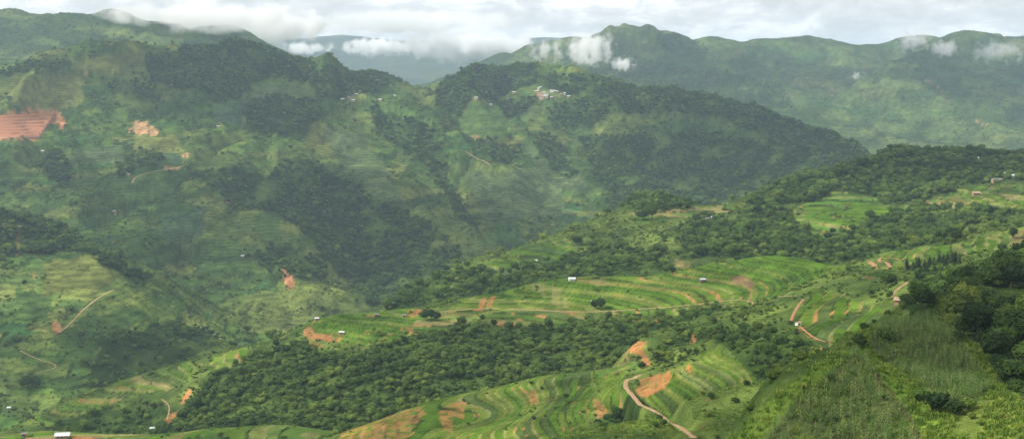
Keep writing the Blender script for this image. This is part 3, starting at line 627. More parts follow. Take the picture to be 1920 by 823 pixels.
# ------------------------------------------------------------------ the land, one sheet for each hill, one part for each terrace
FC = GID[:-1, :-1]; FZ = ZID[:-1, :-1]; FL_ = LEV[:-1, :-1]
same = (FC == GID[1:, 1:]); FZ = np.where(same, FZ, -1)
IDX = np.arange(NR * NA).reshape(NR, NA)
Q = np.stack([IDX[:-1, :-1], IDX[:-1, 1:], IDX[1:, 1:], IDX[1:, :-1]], -1)
CO = np.stack([GX, GY, GZ], -1).reshape(-1, 3); CF = C.reshape(-1, 3); SF = STR.ravel()
def sheet(name, q):
    u, inv = np.unique(q.ravel(), return_inverse=True)
    return fast_mesh(name, CO[u], inv.reshape(-1, 4), M_GROUND, (CF[u], SF[u]))
HO = {}
for h in HILLS:
    hm = FC == h.id
    rest = hm & (FZ < 0)
    parts = []
    fz = FZ[hm & (FZ >= 0)]
    if fz.size:
        code = np.where(hm & (FZ >= 0), FZ * 10000 + FL_, -1)
        ids, cnt = np.unique(code[code >= 0], return_counts=True)
        for cidx, n in zip(ids, cnt):
            if n < 60: rest = rest | (code == cidx)
            else: parts.append(code == cidx)
    o = obj(h.name, sheet(h.name, Q[rest])); tag(o, kind='structure'); HO[h.name] = o
    for p in parts: obj('terrace', sheet('terrace', Q[p]), o)
print('terraces', sum(len(o.children) for o in HO.values()))
def lay_road(name, c, z, w, m, lift):
    T = np.gradient(c, axis=0); T /= np.linalg.norm(T, axis=1)[:, None] + 1e-9; S = np.stack([-T[:, 1], T[:, 0]], -1)
    V = []; cols = (-.5, -.2, .2, .5); ww = w * (1 + .4 * fbm(c[:, 0] / 12, c[:, 1] / 12, 3))
    for q in cols:
        xy = c + S * (q * ww)[:, None]; V.append(np.column_stack([xy, bil(GZ, xy[:, 0], xy[:, 1]) + (lift if abs(q) < .3 else lift * .3)]))
    V = np.stack(V, 1); k = len(c); i = np.arange(k * 4).reshape(k, 4); q = np.stack([i[:-1, :-1], i[:-1, 1:], i[1:, 1:], i[1:, :-1]], -1).reshape(-1, 4)
    o = obj(name, mesh(name, V.reshape(-1, 3), q, m, True)); return tag(o, kind='structure')
for r_ in ROADS: lay_road(*r_)
# the red earthworks: cut benches with pale kerbs, stepping up the slope
M_CUT = road_mat('red_cut_earth', (.36, .15, .075)); M_KERB = road_mat('pale_kerb', (.50, .36, .26))
def earthworks():
    rows = [259, 253, 247, 241, 235, 229, 223, 216]; root = empty('red_earthworks', hit(40, 250)); inv = root.location.copy()
    for k in range(len(rows) - 1):
        y0, y1 = rows[k], rows[k + 1]; xs = np.linspace(-35, 74 + 26 * k / 6, 16); V = []; Vk = []
        top = [hit(x, y1 - .01) for x in xs]; bot = [hit(x, y0) for x in xs]
        zt = np.mean([p[2] for p in top]); zb = np.mean([p[2] for p in bot])
        for a, b in zip(bot, top):
            za = .7 * zb + .3 * a[2]; zc = .7 * zt + .3 * b[2]; d = np.array([a[0], a[1], 0]); d /= np.linalg.norm(d)
            V += [a - d * 3 + (0, 0, za - a[2] - 5), a - d * 1 + (0, 0, za - a[2] + 1.8), a + d * 5 + (0, 0, za - a[2] + (zc - za) * .75 + 1.5), b + d * 2 + (0, 0, zc - b[2] + 1.2)]
            Vk += [a - d * 1.6 + (0, 0, za - a[2] + .6), a - d * 1.6 + (0, 0, za - a[2] + 2.3), a + d * .2 + (0, 0, za - a[2] + 2.3), a + d * .2 + (0, 0, za - a[2] + .6)]
        V = np.array(V) - np.array(inv); Vk = np.array(Vk) - np.array(inv); f = []
        for q in range(15):
            for c in range(3): f.append((q * 4 + c, q * 4 + 4 + c, q * 4 + 5 + c, q * 4 + 1 + c))
        b_ = obj('bench', mesh('bench', V, f, M_CUT), root); fk = f + [(q * 4 + 3, q * 4 + 7, q * 4 + 4, q * 4) for q in range(15)] + [(0, 1, 2, 3), (63, 62, 61, 60)]
        obj('kerb', mesh('kerb', Vk, fk, M_KERB), b_)
    tag(root, 'red cut earth terraces with pale kerb lines high on the left mountain', 'earthworks')
earthworks()

# ------------------------------------------------------------------ plants: shared meshes
def crown_mesh(name, m, rx, rz, nleaf, size, lobes, seed, core=True, z0=0.0, flat=0.0):
    r = np.random.default_rng(seed); V = []; Fc = []
    L = []
    for k in range(lobes):
        d = r.normal(size=3); d /= np.linalg.norm(d); d[2] = abs(d[2]) * .8 - .15
        q = .55 * r.random() ** .5
        L.append((np.array([d[0] * rx * q * 1.15, d[1] * rx * q * 1.15, z0 + rz + d[2] * rz * 1.0 * q * 1.3]), .42 + .3 * r.random()))
    L.append((np.array([0, 0, z0 + rz]), .62))
    if core:
        for c, s in L:
            ph = r.random() * 6.28; ring = []
            base = len(V)
            for iz, (zz, rr) in enumerate(((-.8, .45), (-.25, .9), (.35, .85), (.8, .45))):
                for a in range(6):
                    an = a / 6 * 6.283 + ph + iz * .5; jit = .85 + .3 * r.random()
                    V.append(c + np.array([math.cos(an) * rx * s * rr * jit * .86, math.sin(an) * rx * s * rr * jit * .86, zz * rz * s * .86 * jit]))
            for iz in range(3):
                for a in range(6): Fc.append((base + iz * 6 + a, base + iz * 6 + (a + 1) % 6, base + iz * 6 + 6 + (a + 1) % 6, base + iz * 6 + 6 + a))
            Fc.append(tuple(base + 18 + a for a in range(6))); Fc.append(tuple(base + 5 - a for a in range(6)))
    for k in range(nleaf):
        c, s = L[r.integers(len(L))]
        d = r.normal(size=3); d /= np.linalg.norm(d)
        if d[2] < -.45: d[2] *= -.6
        p = c + d * np.array([rx, rx, rz]) * s * (.88 + .22 * r.random())
        n = d * .7 + r.normal(size=3) * .55; n[2] += .25; n /= np.linalg.norm(n)
        t = np.cross(n, r.normal(size=3)); t /= np.linalg.norm(t); bb = np.cross(n, t)
        a = size * (.6 + .9 * r.random()); b2 = a * (.45 + .4 * r.random()); base = len(V)
        V += [p - t * a, p - bb * b2, p + t * a + n * a * .15, p + bb * b2 - n * a * .1]; Fc.append((base, base + 1, base + 2, base + 3))
    return mesh(name, V, Fc, m)
def tube(P, Rr, n=6):
    V = []; Fc = []; P = [np.array(p, float) for p in P]
    for k, p in enumerate(P):
        d = (P[min(k + 1, len(P) - 1)] - P[max(k - 1, 0)]); d /= np.linalg.norm(d) + 1e-9
        u = np.cross(d, (0.3, 1, 0.1)); u /= np.linalg.norm(u); w = np.cross(d, u)
        for a in range(n):
            an = a / n * 6.2832; V.append(p + (u * math.cos(an) + w * math.sin(an)) * Rr[k])
    for k in range(len(P) - 1):
        for a in range(n): Fc.append((k * n + a, k * n + (a + 1) % n, k * n + n + (a + 1) % n, k * n + n + a))
    return V, Fc
def join(parts):
    V = []; Fc = []
    for v, f in parts:
        b = len(V); V += list(v); Fc += [tuple(i + b for i in q) for q in f]
    return V, Fc
def trunk_mesh(name, h, r0, seed, limbs=4):
    r = np.random.default_rng(seed); bend = r.normal(size=2) * .06 * h
    ps = [tube([(0, 0, -.6), (0, 0, .05 * h), (bend[0] * .5, bend[1] * .5, .5 * h), (bend[0], bend[1], h)], [r0 * 1.5, r0 * 1.1, r0 * .8, r0 * .25])]
    for k in range(limbs):
        a = k / limbs * 6.28 + r.random(); q = .4 + .35 * r.random(); p0 = np.array([bend[0] * q * .8, bend[1] * q * .8, h * q]); ln = h * (.35 + .2 * r.random())
        p1 = p0 + np.array([math.cos(a) * ln * .6, math.sin(a) * ln * .6, ln * .55])
        ps.append(tube([p0, (p0 + p1) / 2 + (0, 0, .06 * h), p1], [r0 * .5, r0 * .35, r0 * .12], 5))
    v, f = join(ps); return mesh(name, v, f, M_BARK, True)
def pine_mesh(name, m, h, r0, tiers, seed):
    r = np.random.default_rng(seed); V = []; Fc = []
    for k in range(tiers):
        q = k / (tiers - 1); z = h * (.16 + .80 * q); rad = r0 * (1 - q) ** .8 + .12; nb = 9
        for a in range(nb):
            an = a / nb * 6.283 + k * .7 + r.random() * .4; l = rad * (.75 + .45 * r.random()); wv = l * .34
            d = np.array([math.cos(an), math.sin(an), 0]); s = np.array([-d[1], d[0], 0]); b = len(V)
            p0 = np.array([0, 0, z]); pm = p0 + d * l * .55 + (0, 0, .06 * l); p1 = p0 + d * l + (0, 0, -.28 * l)
            V += [p0 + (0, 0, .25), pm - s * wv, p1, pm + s * wv, pm + (0, 0, .3 * l)]
            Fc += [(b, b + 1, b + 4), (b + 1, b + 2, b + 4), (b + 2, b + 3, b + 4), (b + 3, b, b + 4)]
    return mesh(name, V, Fc, m)
def tuft_mesh(name, m, h, spread, nb, seed):
    r = np.random.default_rng(seed); V = []; Fc = []
    for k in range(nb):
        a = r.random() * 6.283; q = spread * r.random() ** .5; p = np.array([math.cos(a) * q, math.sin(a) * q, -.1]); hh = h * (.55 + .6 * r.random())
        a2 = r.random() * 6.283; d = np.array([math.cos(a2), math.sin(a2), 0]); s = np.array([-d[1], d[0], 0]) * (.05 + .05 * r.random()); b = len(V)
        p1 = p + d * hh * .18 + (0, 0, hh * .62); p2 = p + d * hh * .6 + (0, 0, hh)
        V += [p - s, p + s, p1 + s * .9, p1 - s * .9, p2]; Fc += [(b, b + 1, b + 2, b + 3), (b + 3, b + 2, b + 4)]
    return mesh(name, V, Fc, m)
def maize_mesh(name, m, h, seed):
    r = np.random.default_rng(seed); V, Fc = tube([(0, 0, -.1), (0, 0, h * .6), (.03, .02, h)], [.03, .025, .012], 4); V = list(V)
    for k in range(9):
        z = h * (.18 + .075 * k); a = k * 2.6 + r.random(); d = np.array([math.cos(a), math.sin(a), 0]); s = np.array([-d[1], d[0], 0]) * .06; l = .75 * (1 - .4 * abs(k - 4) / 5); b = len(V)
        p0 = np.array([0, 0, z]); p1 = p0 + d * l * .5 + (0, 0, l * .42); p2 = p0 + d * l + (0, 0, l * .05)
        V += [p0 - s * .6, p0 + s * .6, p1 + s, p1 - s, p2]; Fc += [(b, b + 1, b + 2, b + 3), (b + 3, b + 2, b + 4)]
    for k in range(4):
        a = k * 1.57; b = len(V); d = np.array([math.cos(a), math.sin(a), 0]); V += [(0, 0, h - .1), tuple(d * .12 + (0, 0, h + .22)), tuple(d * .17 + (0.02, 0, h + .16))]; Fc.append((b, b + 1, b + 2))
    return mesh(name, V, Fc, m)
def proto_col(name, meshes):
    c = bpy.data.collections.new(name)
    for k, m in enumerate(meshes):
        o = bpy.data.objects.new('%s_%02d' % (name, k), m); c.objects.link(o)
    return c
P_TREE = proto_col('tree_kinds', [crown_mesh('tree_crown', M_LEAF, 3.0 + .25 * k, (2.7, 3.2, 2.4, 3.0, 3.6)[k], 210, .42, 5 + k % 3, 20 + k, z0=.6) for k in range(5)])
P_SHRUB = proto_col('shrub_kinds', [crown_mesh('shrub_leaves', M_LEAF, 1.5, (1.0, 1.2, .85, 1.1)[k], 90, .26, 4, 40 + k, z0=-.25) for k in range(4)])
P_PINE = proto_col('pine_kinds', [pine_mesh('pine_crown', M_LEAF, 8.5, 2.0, 9, 60 + k) for k in range(2)])
P_TUFT = proto_col('tuft_kinds', [tuft_mesh('tuft', M_GRASS, .8, .8, 18, 70 + k) for k in range(4)])
P_MAIZE = proto_col('maize_kinds', [maize_mesh('maize_plant', M_MAIZE, 2.0 + .2 * k, 80 + k) for k in range(4)])

def gn_scatter(coll):
    ng = bpy.data.node_groups.new('scatter_' + coll.name, 'GeometryNodeTree')
    ng.interface.new_socket('Geometry', in_out='INPUT', socket_type='NodeSocketGeometry'); ng.interface.new_socket('Geometry', in_out='OUTPUT', socket_type='NodeSocketGeometry')
    N = ng.nodes.new; L = ng.links.new
    gi = N('NodeGroupInput'); go = N('NodeGroupOutput'); ip = N('GeometryNodeInstanceOnPoints'); ci = N('GeometryNodeCollectionInfo')
    ci.inputs[0].default_value = coll; ci.inputs[1].default_value = True; ci.inputs[2].default_value = True
    def attr(nm, t):
        a = N('GeometryNodeInputNamedAttribute'); a.data_type = t; a.inputs[0].default_value = nm; return a.outputs[0]
    L(gi.outputs[0], ip.inputs['Points']); L(ci.outputs[0], ip.inputs['Instance']); ip.inputs['Pick Instance'].default_value = True
    L(attr('var', 'INT'), ip.inputs['Instance Index']); L(attr('rot', 'FLOAT_VECTOR'), ip.inputs['Rotation']); L(attr('scl', 'FLOAT_VECTOR'), ip.inputs['Scale'])
    L(ip.outputs[0], go.inputs[0]); return ng
NG = {}
def scatter(name, coll, P, s, tint, label, cat, seed=0):
    if len(P) == 0: return
    if coll.name not in NG: NG[coll.name] = gn_scatter(coll)
    r = np.random.default_rng(seed); n = len(P)
    me = bpy.data.meshes.new(name); me.vertices.add(n); me.vertices.foreach_set('co', P.astype(np.float32).ravel())
    a = me.attributes.new('var', 'INT', 'POINT'); a.data.foreach_set('value', r.integers(0, len(coll.objects), n).astype(np.int32))
    a = me.attributes.new('rot', 'FLOAT_VECTOR', 'POINT'); v = np.zeros((n, 3), np.float32); v[:, 2] = r.random(n) * 6.283; v[:, 0] = r.normal(size=n) * .06; v[:, 1] = r.normal(size=n) * .06; a.data.foreach_set('vector', v.ravel())
    a = me.attributes.new('scl', 'FLOAT_VECTOR', 'POINT'); v = np.stack([s, s, s * (.8 + .4 * r.random(n))], -1).astype(np.float32); a.data.foreach_set('vector', v.ravel())
    a = me.attributes.new('tint', 'FLOAT', 'POINT'); a.data.foreach_set('value', tint.astype(np.float32))
    o = obj(name, me); md = o.modifiers.new('scatter', 'NODES'); md.node_group = NG[coll.name]
    return tag(o, label, cat, kind='stuff')

# ------------------------------------------------------------------ houses and huts
M_WHITE = plain('whitewash', (.74,.74,.72), .12, 1.2); M_METAL = plain('pale_roof_sheet', (.52,.54,.56), .2, 1.6, .45, .4); M_BLUE = plain('bluish_roof_sheet', (.42,.50,.56), .18, 1.6, .5, .4)
M_TILE = plain('grey_tile', (.20,.19,.18), .3, 4); M_THATCH = plain('thatch', (.36,.26,.17), .3, 5); M_MUD = plain('mud_wall', (.36,.23,.15), .25, 2); M_PINK = plain('pinkish_plaster', (.50,.38,.34), .2, 2); M_DARK = plain('dark_opening', (.03,.03,.03), .2, 2); M_WOOD = plain('weathered_wood', (.17,.12,.08), .3, 6)
NUM = ['', 'one', 'two', 'three', 'four', 'five', 'six', 'seven', 'eight', 'nine', 'ten', 'eleven', 'twelve', 'thirteen', 'fourteen', 'fifteen', 'sixteen', 'seventeen', 'eighteen', 'nineteen', 'twenty']
ORD = ['', 'first', 'second', 'third', 'fourth', 'fifth', 'sixth', 'seventh', 'eighth', 'ninth', 'tenth', 'eleventh', 'twelfth', 'thirteenth', 'fourteenth', 'fifteenth', 'sixteenth', 'seventeenth', 'eighteenth', 'nineteenth', 'twentieth']
def ordinal(k, n):
    if n == 1: return ''
    if k == 0: return ', leftmost of ' + (NUM[n] if n <= 20 else 'them')
    if k == n - 1: return ', rightmost of ' + (NUM[n] if n <= 20 else 'them')
    if k < n / 2: return ', %s from left' % ORD[min(k + 1, 20)]
    return ', %s from right' % ORD[min(n - k, 20)]
def box(x0, x1, y0, y1, z0, z1):
    v = [(x0,y0,z0),(x1,y0,z0),(x1,y1,z0),(x0,y1,z0),(x0,y0,z1),(x1,y0,z1),(x1,y1,z1),(x0,y1,z1)]
    return v, [(3,2,1,0),(4,5,6,7),(0,1,5,4),(1,2,6,5),(2,3,7,6),(3,0,4,7)]
def house(px, py, l, w, h, rz, wall, roof, label, name='house', group=None, pitch=.45, windows=2, hill_=None, cat='house', ch=False):
    p = hit(px, py, hill_); rz = R(rz); ct, st_ = math.cos(rz), math.sin(rz)
    cs = [(a * l / 2, b * w / 2) for a in (-1, 1) for b in (-1, 1)]
    gz = [float(bil(GZ, p[0] + a * ct - b * st_, p[1] + a * st_ + b * ct)) for a, b in cs]
    rc = max(l, w) * .75 + 1.0; ii, jj = np.nonzero((np.abs(GX - p[0]) < rc) & (np.abs(GY - p[1]) < rc))
    for D in (DT, DS, DG, DC): D[ii, jj] = 0
    z = (max(gz) + p[2]) / 2; dn = max(.6, z - min(gz) + .5)
    o = empty(name, (p[0], p[1], z), rz); tag(o, label, cat, group)
    g = w / 2 * pitch
    V = [(-l/2,-w/2,-dn),(l/2,-w/2,-dn),(l/2,w/2,-dn),(-l/2,w/2,-dn),(-l/2,-w/2,h),(l/2,-w/2,h),(l/2,w/2,h),(-l/2,w/2,h),(-l/2,0,h+g),(l/2,0,h+g)]
    obj('wall', mesh('wall', V, [(0,1,5,4),(2,3,7,6),(1,2,6,9,5),(3,0,4,8,7)], wall), o)
    e = .12 * w + .2; t = .14; parts = []
    for sgn in (-1, 1):
        y1 = sgn * (w / 2 + e); z1 = h - e * pitch + .03; z0 = h + g + .03
        q = [(-l/2-e,0,z0),(l/2+e,0,z0),(l/2+e,y1,z1),(-l/2-e,y1,z1)]; v = q + [(a, b, c + t) for a, b, c in q]
        f = [(0,1,2,3),(7,6,5,4),(0,4,5,1),(1,5,6,2),(2,6,7,3),(3,7,4,0)]
        parts.append((v, f if sgn < 0 else [x[::-1] for x in f]))
    v, f = join(parts); r = obj('roof', mesh('roof', v, f, roof), o)
    v, f = join([box(-l/2-e, l/2+e, -.12, .12, h + g + t - .02, h + g + t + .1)]); obj('ridge_cap', mesh('ridge_cap', v, f, roof), r)
    d = min(1.9, h * .8); v, f = box(-.45, .45, -w/2 - .04, -w/2 + .02, 0, d); obj('door', mesh('door', v, f, M_WOOD), o)
    for k in range(windows):
        x = (-1 if k % 2 == 0 else 1) * l * .3; v, f = box(x - .45, x + .45, -w/2 - .03, -w/2 + .02, h * .42, h * .42 + .8)
        wd = obj('window', mesh('window', v, f, M_DARK), o); v, f = box(x - .55, x + .55, -w/2 - .10, -w/2 - .035, h * .42 - .12, h * .42 - .02); obj('sill', mesh('sill', v, f, wall), wd)
    return o
house(1072, 526, 5.4, 4.2, 1.5, 6, M_WHITE, M_METAL, 'small house with bright white roof on the rim of the terraces')
house(1112, 571, 3.2, 2.6, 2.3, -10, M_WHITE, M_METAL, 'tiny white hut under the dark tree on the terraces', 'hut', cat='hut', windows=1)
house(1317, 528, 4.0, 3.0, 2.0, 12, M_WOOD, M_BLUE, 'small shed with bluish roof left of the brown tilled plot', 'shed', cat='shed', windows=1)
house(1686, 569, 4.4, 3.4, 1.9, -24, M_MUD, M_THATCH, 'thatched mud hut at the foot of the sandy path', 'hut', cat='hut', pitch=.7, windows=1)
house(118, 820, 8.0, 5.0, 2.2, 8, M_MUD, M_METAL, 'white roofed house at the bottom left edge', windows=2)
house(46, 818, 3.0, 2.6, 2.2, 20, M_MUD, M_TILE, 'small brown hut left of the white roofed house', 'hut', cat='hut', windows=1)
house(1826, 300, 12, 6, 2.4, -14, M_MUD, M_METAL, 'long white house among the trees on the right ridge top')
house(1880, 329, 7, 5, 2.4, 10, M_MUD, M_METAL, 'left white house of the hamlet near the right edge')
house(1901, 333, 7, 5, 2.4, -8, M_WHITE, M_METAL, 'right white house of the hamlet near the right edge')
house(1868, 342, 11, 6, 3.0, 5, M_MUD, M_TILE, 'grey roofed house below the two white ones, right edge')
house(1775, 300, 7, 5, 3.0, 20, M_PINK, M_TILE, 'small pinkish house left of the long white ridge house')
house(1830, 366, 8, 5, 2.8, -5, M_MUD, M_THATCH, 'brown house by the terraced fields on the right ridge')
house(1467, 356, 6, 4.5, 2.2, 30, M_MUD, M_METAL, 'pale roofed hut half hidden in the ridge woods', 'hut', cat='hut')
house(1326, 413, 5, 4, 2.2, 10, M_MUD, M_TILE, 'left house of the pair on the ridge shoulder')
house(1338, 411, 5, 4, 2.2, -12, M_MUD, M_METAL, 'right house of the pair on the ridge shoulder')
house(1003, 491, 4.5, 3.2, 1.8, 0, M_MUD, M_METAL, 'tiny white hut on the slope left of the terrace band', 'hut', cat='hut', windows=1)
house(1496, 611, 2.4, 2.0, 1.5, 35, M_WHITE, M_THATCH, 'small pale field shelter on the curved terrace edge', 'hut', cat='hut', windows=0)
house(706, 593, 3.2, 2.4, 1.8, 10, M_WOOD, M_TILE, 'dark little shelter at the top of the terrace nose', 'hut', cat='hut', windows=0)
house(641, 627, 3.6, 2.6, 1.9, -5, M_MUD, M_METAL, 'grey shed at the foot of the terrace nose', 'shed', cat='shed', windows=1)
house(594, 601, 3.0, 2.4, 1.8, 15, M_MUD, M_METAL, 'tiny shed at the tip of the terrace nose', 'shed', cat='shed', windows=0)
house(758, 594, 2.6, 2.2, 1.8, 0, M_MUD, M_TILE, 'tiny shed beside the orange bank of the terrace nose', 'shed', cat='shed', windows=0)
house(18, 767, 4.0, 3.2, 2.0, 0, M_MUD, M_METAL, 'small white hut low on the left spur', 'hut', cat='hut', windows=1)
house(286, 806, 3.0, 2.4, 1.8, 0, M_MUD, M_METAL, 'grey shed on the bench right of the white roofed house', 'shed', cat='shed', windows=0)
for x, y, l, lab in ((410, 239, 9, 'white house alone on the left mountain above the lit fields'), (240, 329, 8, 'white hut above the bend of the left mountain track'), (80, 286, 7, 'white hut below the red cut terraces'), (215, 402, 7, 'white hut low on the left mountain'), (455, 482, 6, 'pale hut on the fields of the left mountain foot')):
    house(x, y, l * .75, 4.6, 2.2, random.uniform(-25, 25), M_MUD, M_METAL, lab, 'house' if 'house' in lab else 'hut', cat='house' if 'house' in lab else 'hut')
VILL = [(1006,173,9,M_METAL),(1020,176,9,M_METAL),(1023.5,180,11,M_METAL),(1016,184,9,M_TILE),(1035,172.5,10,M_METAL),(1041,173,5,M_METAL),(1045,174,5,M_METAL),(1052,178.5,8,M_THATCH),(1059,177,5,M_METAL),(1066,183,8,M_METAL),(1034,184.5,7,M_BLUE),(1028,177.5,6,M_TILE),(1013,166,5,M_METAL),(1025,184,7,M_TILE),(1010,168,5,M_BLUE)]
for k, (x, y, l, rf) in enumerate(sorted(VILL, key=lambda q: q[0])):
    house(x, y, l, 6, 2.6, random.uniform(-20, 20), M_PINK if rf is M_TILE else M_WHITE if k % 4 == 1 else M_MUD, rf, ('grey roofed' if rf is M_TILE else 'bluish roofed' if rf is M_BLUE else 'brown roofed' if rf is M_THATCH else 'white roofed') + ' house of the hilltop village' + ordinal(k, len(VILL)), group='houses of the hilltop village')
HAM = [(642,188),(655,185),(662,191),(668,179),(706,155),(713,189),(739,182),(839,182),(893,186),(913,175),(953,188),(964,175),(920,199)]
for k, (x, y) in enumerate(HAM):
    house(x, y, 8 if x != 706 else 15, 5.5, 2.4, random.uniform(-25, 25), M_MUD, (M_METAL, M_TILE, M_METAL)[k % 3], 'pale house scattered along the saddle below the ridge woods' + ordinal(k, len(HAM)), group='houses along the saddle')

# ------------------------------------------------------------------ where the plants stand
dR = np.diff(RAD)[:, None]; AREA = (RAD[:-1, None] + dR / 2) * dR * DAZ * np.ones((1, NA - 1))
INV = VIS[:-1, :-1] & (np.abs(GA[:-1, :-1]) < R(25.5)) & (RAD[:-1, None] > 150)
def sample(D, rng):
    lam = np.where(INV, D[:-1, :-1] * AREA, 0); n = rng.poisson(np.minimum(lam, 6)); ii, jj = np.nonzero(n); k = n[ii, jj]
    ii = np.repeat(ii, k); jj = np.repeat(jj, k); u = rng.random(len(ii)); v = rng.random(len(ii))
    r = RAD[ii] + u * (RAD[ii + 1] - RAD[ii]); a = AZ[jj] + v * DAZ; X = np.sin(a) * r; Y = np.cos(a) * r
    return np.stack([X, Y, bil(GZ, X, Y)], -1), GID[ii, jj], FMASK[ii, jj], r
PT, TH, TF, TR = sample(DT, RNG); PS_, SH, SF_, SR = sample(DS, RNG)
print('trees', len(PT), 'shrubs', len(PS_))
def tints(P, H, Fm):
    t = .46 + .75 * fbm(P[:, 0] / 40, P[:, 1] / 40, 3) + RNG.normal(size=len(P)) * np.where(Fm, .17, .22)
    big = sstep(800, 2500, np.hypot(P[:, 0], P[:, 1]))
    t = t + np.where(Fm, -.05 - .09 * big, .12) + np.where(H == S3b.id, .10, 0) + np.where(H == S3a.id, .12, 0)
    t = t + np.where(~Fm, .20 * big, 0)
    return np.clip(t, 0, 1)
st = np.where(TH == S1.id, 1.05, np.where(TH == S2.id, .62, np.where(TH == S3a.id, .72, np.where(TH == S3b.id, 1.0, np.where(TH >= FR1.id, 1.1, 1.1))))) * np.clip(np.exp(RNG.normal(size=len(PT)) * .30), .5, 1.75) * .95
ss = np.where(SH < LS.id, .85, np.where(SH >= FR1.id, 1.35, np.where(SH == LS.id, .85, .95))) * (.45 + 1.1 * RNG.random(len(PS_)) ** 2)
tt = tints(PT, TH, TF); ts = tints(PS_, SH, SF_)

# the 300 trees and 300 shrubs that show largest are things of their own
TRUNKS = [trunk_mesh('trunk', 4.4 + .5 * k, .20, 90 + k) for k in range(4)]
CROWNS = {m.name: [crown_mesh('crown', m, 3.0 + .2 * k, (2.7, 3.1, 2.5, 3.3)[k], 620, .28, 6 + k % 3, 110 + k, z0=.35) for k in range(4)] for m in (M_LEAF_D, M_LEAF_M, M_LEAF_Y)}
FOLI = {m.name: [crown_mesh('foliage', m, 1.5, (1.0, 1.2, .9, 1.1)[k], 150, .20, 4, 130 + k, z0=-.2) for k in range(4)] for m in (M_LEAF_D, M_LEAF_M, M_LEAF_Y)}
def stems_mesh(seed):
    r = np.random.default_rng(seed); ps = []
    for k in range(5):
        a = k * 1.26 + r.random(); ps.append(tube([(0.1 * math.cos(a), .1 * math.sin(a), -.3), (.4 * math.cos(a), .4 * math.sin(a), .6), (.75 * math.cos(a), .75 * math.sin(a), 1.2)], [.05, .04, .015], 4))
    v, f = join(ps); return mesh('stems', v, f, M_BARK, True)
STEMS = [stems_mesh(5), stems_mesh(6)]
PINES = [pine_mesh('crown', M_PINE, 8.5, 1.9, 12, 150 + k) for k in range(2)]
PTRUNK = trunk_mesh('trunk', 7.4, .16, 160, 0)
def leafy(t): return (M_LEAF_D if t < .42 else M_LEAF_M if t < .78 else M_LEAF_Y).name
def make_tree(P, s, t, label, group=None, name='broadleaf_tree', k=None, stretch=1.0):
    k = random.randrange(4) if k is None else k
    o = empty(name, P, random.random() * 6.28, (s, s, s * stretch)); tag(o, label, 'tree', group)
    obj('trunk', TRUNKS[k], o); obj('crown', CROWNS[leafy(t)][k], o); return o
def make_pine(P, s, label, group=None):
    o = empty('conifer_tree', P, random.random() * 6.28, s); tag(o, label, 'tree', group)
    obj('trunk', PTRUNK, o); obj('crown', PINES[random.randrange(2)], o); return o
def make_shrub(P, s, t, label, group):
    k = random.randrange(4); o = empty('shrub', P, random.random() * 6.28, s); tag(o, label, 'shrub', group)
    obj('stems', STEMS[k % 2], o); obj('foliage', FOLI[leafy(t)][k], o); return o
def largest(P, s, r, n):
    px, py = project(P[:, 0], P[:, 1], P[:, 2]); el = P[:, 2] / r
    inf = (px > 5) & (px < 1915) & (py > 5) & (py < 818)
    fi, fj = gidx(P[:, 0], P[:, 1]); hid = HORZ[fi.astype(int), fj.astype(int)] > el + 4.0 / r
    k = np.argsort(-np.where(inf & ~hid, s / r, 0))[:n]; return k
# labels: how it looks, and the thing it stands by in view
MARKS = [('the upper maize plot', 1730, 660), ('the lower maize plot', 1560, 770), ('the grassy track', 1880, 790), ('the long grass strip', 1700, 770), ('the bright grass edge', 1530, 715),
 ('the thatched hut', 1685, 565), ('the conifer row', 1765, 490), ('the curved green terraces', 1560, 590), ('the red landslip', 1200, 665), ('the bare red field', 1222, 722),
 ('the winding dirt road', 1190, 750), ('the dark green field', 1370, 730), ('the lower terrace arcs', 980, 770), ('the red tilled ground', 720, 800), ('the right edge woods', 1895, 600),
 ('the top of the right woods', 1830, 500), ('the small grass knoll', 1160, 680), ('the bottom edge gully', 1180, 805), ('the scrubby gully', 1430, 670), ('the stone heap hut', 1496, 608),
 ('the reddish path', 1495, 580), ('the sandy path', 1690, 540), ('the brown tilled plot', 1393, 527), ('the orange terrace bank', 605, 632), ('the terrace nose', 690, 610), ('the long field road', 1200, 580),
 ('the left edge bench', 200, 815), ('the wood below terraces', 800, 690), ('the pine foot', 1740, 540), ('the woods corner', 1900, 680), ('the wood by the maize', 1800, 600), ('the track bend', 1650, 490)]
def direction(px, py, mx, my):
    dx, dy = px - mx, py - my
    if math.hypot(dx, dy) < 26: return 'beside'
    if abs(dx) > abs(dy): return 'right of' if dx > 0 else 'left of'
    return 'below' if dy > 0 else 'above'
def tone(t): return 'dark green' if t < .42 else 'mid green' if t < .78 else 'yellow green'
def labels(P, s, t, noun):
    px, py = project(P[:, 0], P[:, 1], P[:, 2]); qs = np.quantile(s, [.33, .67]); d = {}
    for k in range(len(P)):
        m = min(MARKS, key=lambda m: (m[1] - px[k]) ** 2 + 1.5 * (m[2] - py[k]) ** 2)
        size = 'small' if s[k] < qs[0] else 'large' if s[k] > qs[1] else 'medium'
        d.setdefault('%s %s %s %s %s' % (size, tone(t[k]), noun, direction(px[k], py[k], m[1], m[2]), m[0]), []).append(k)
    out = [''] * len(P)
    for l, ks in d.items():
        ks.sort(key=lambda k: px[k])
        for n, k in enumerate(ks): out[k] = l + ordinal(n, len(ks))
    return out
bigT = largest(PT, st, TR, 262); bigS = largest(PS_, ss, SR, 300)
for k, l in zip(bigT, labels(PT[bigT], st[bigT], tt[bigT], 'tree')): make_tree(PT[k] - (0, 0, .3), st[k], tt[k], l, 'broadleaf trees of the near slopes')
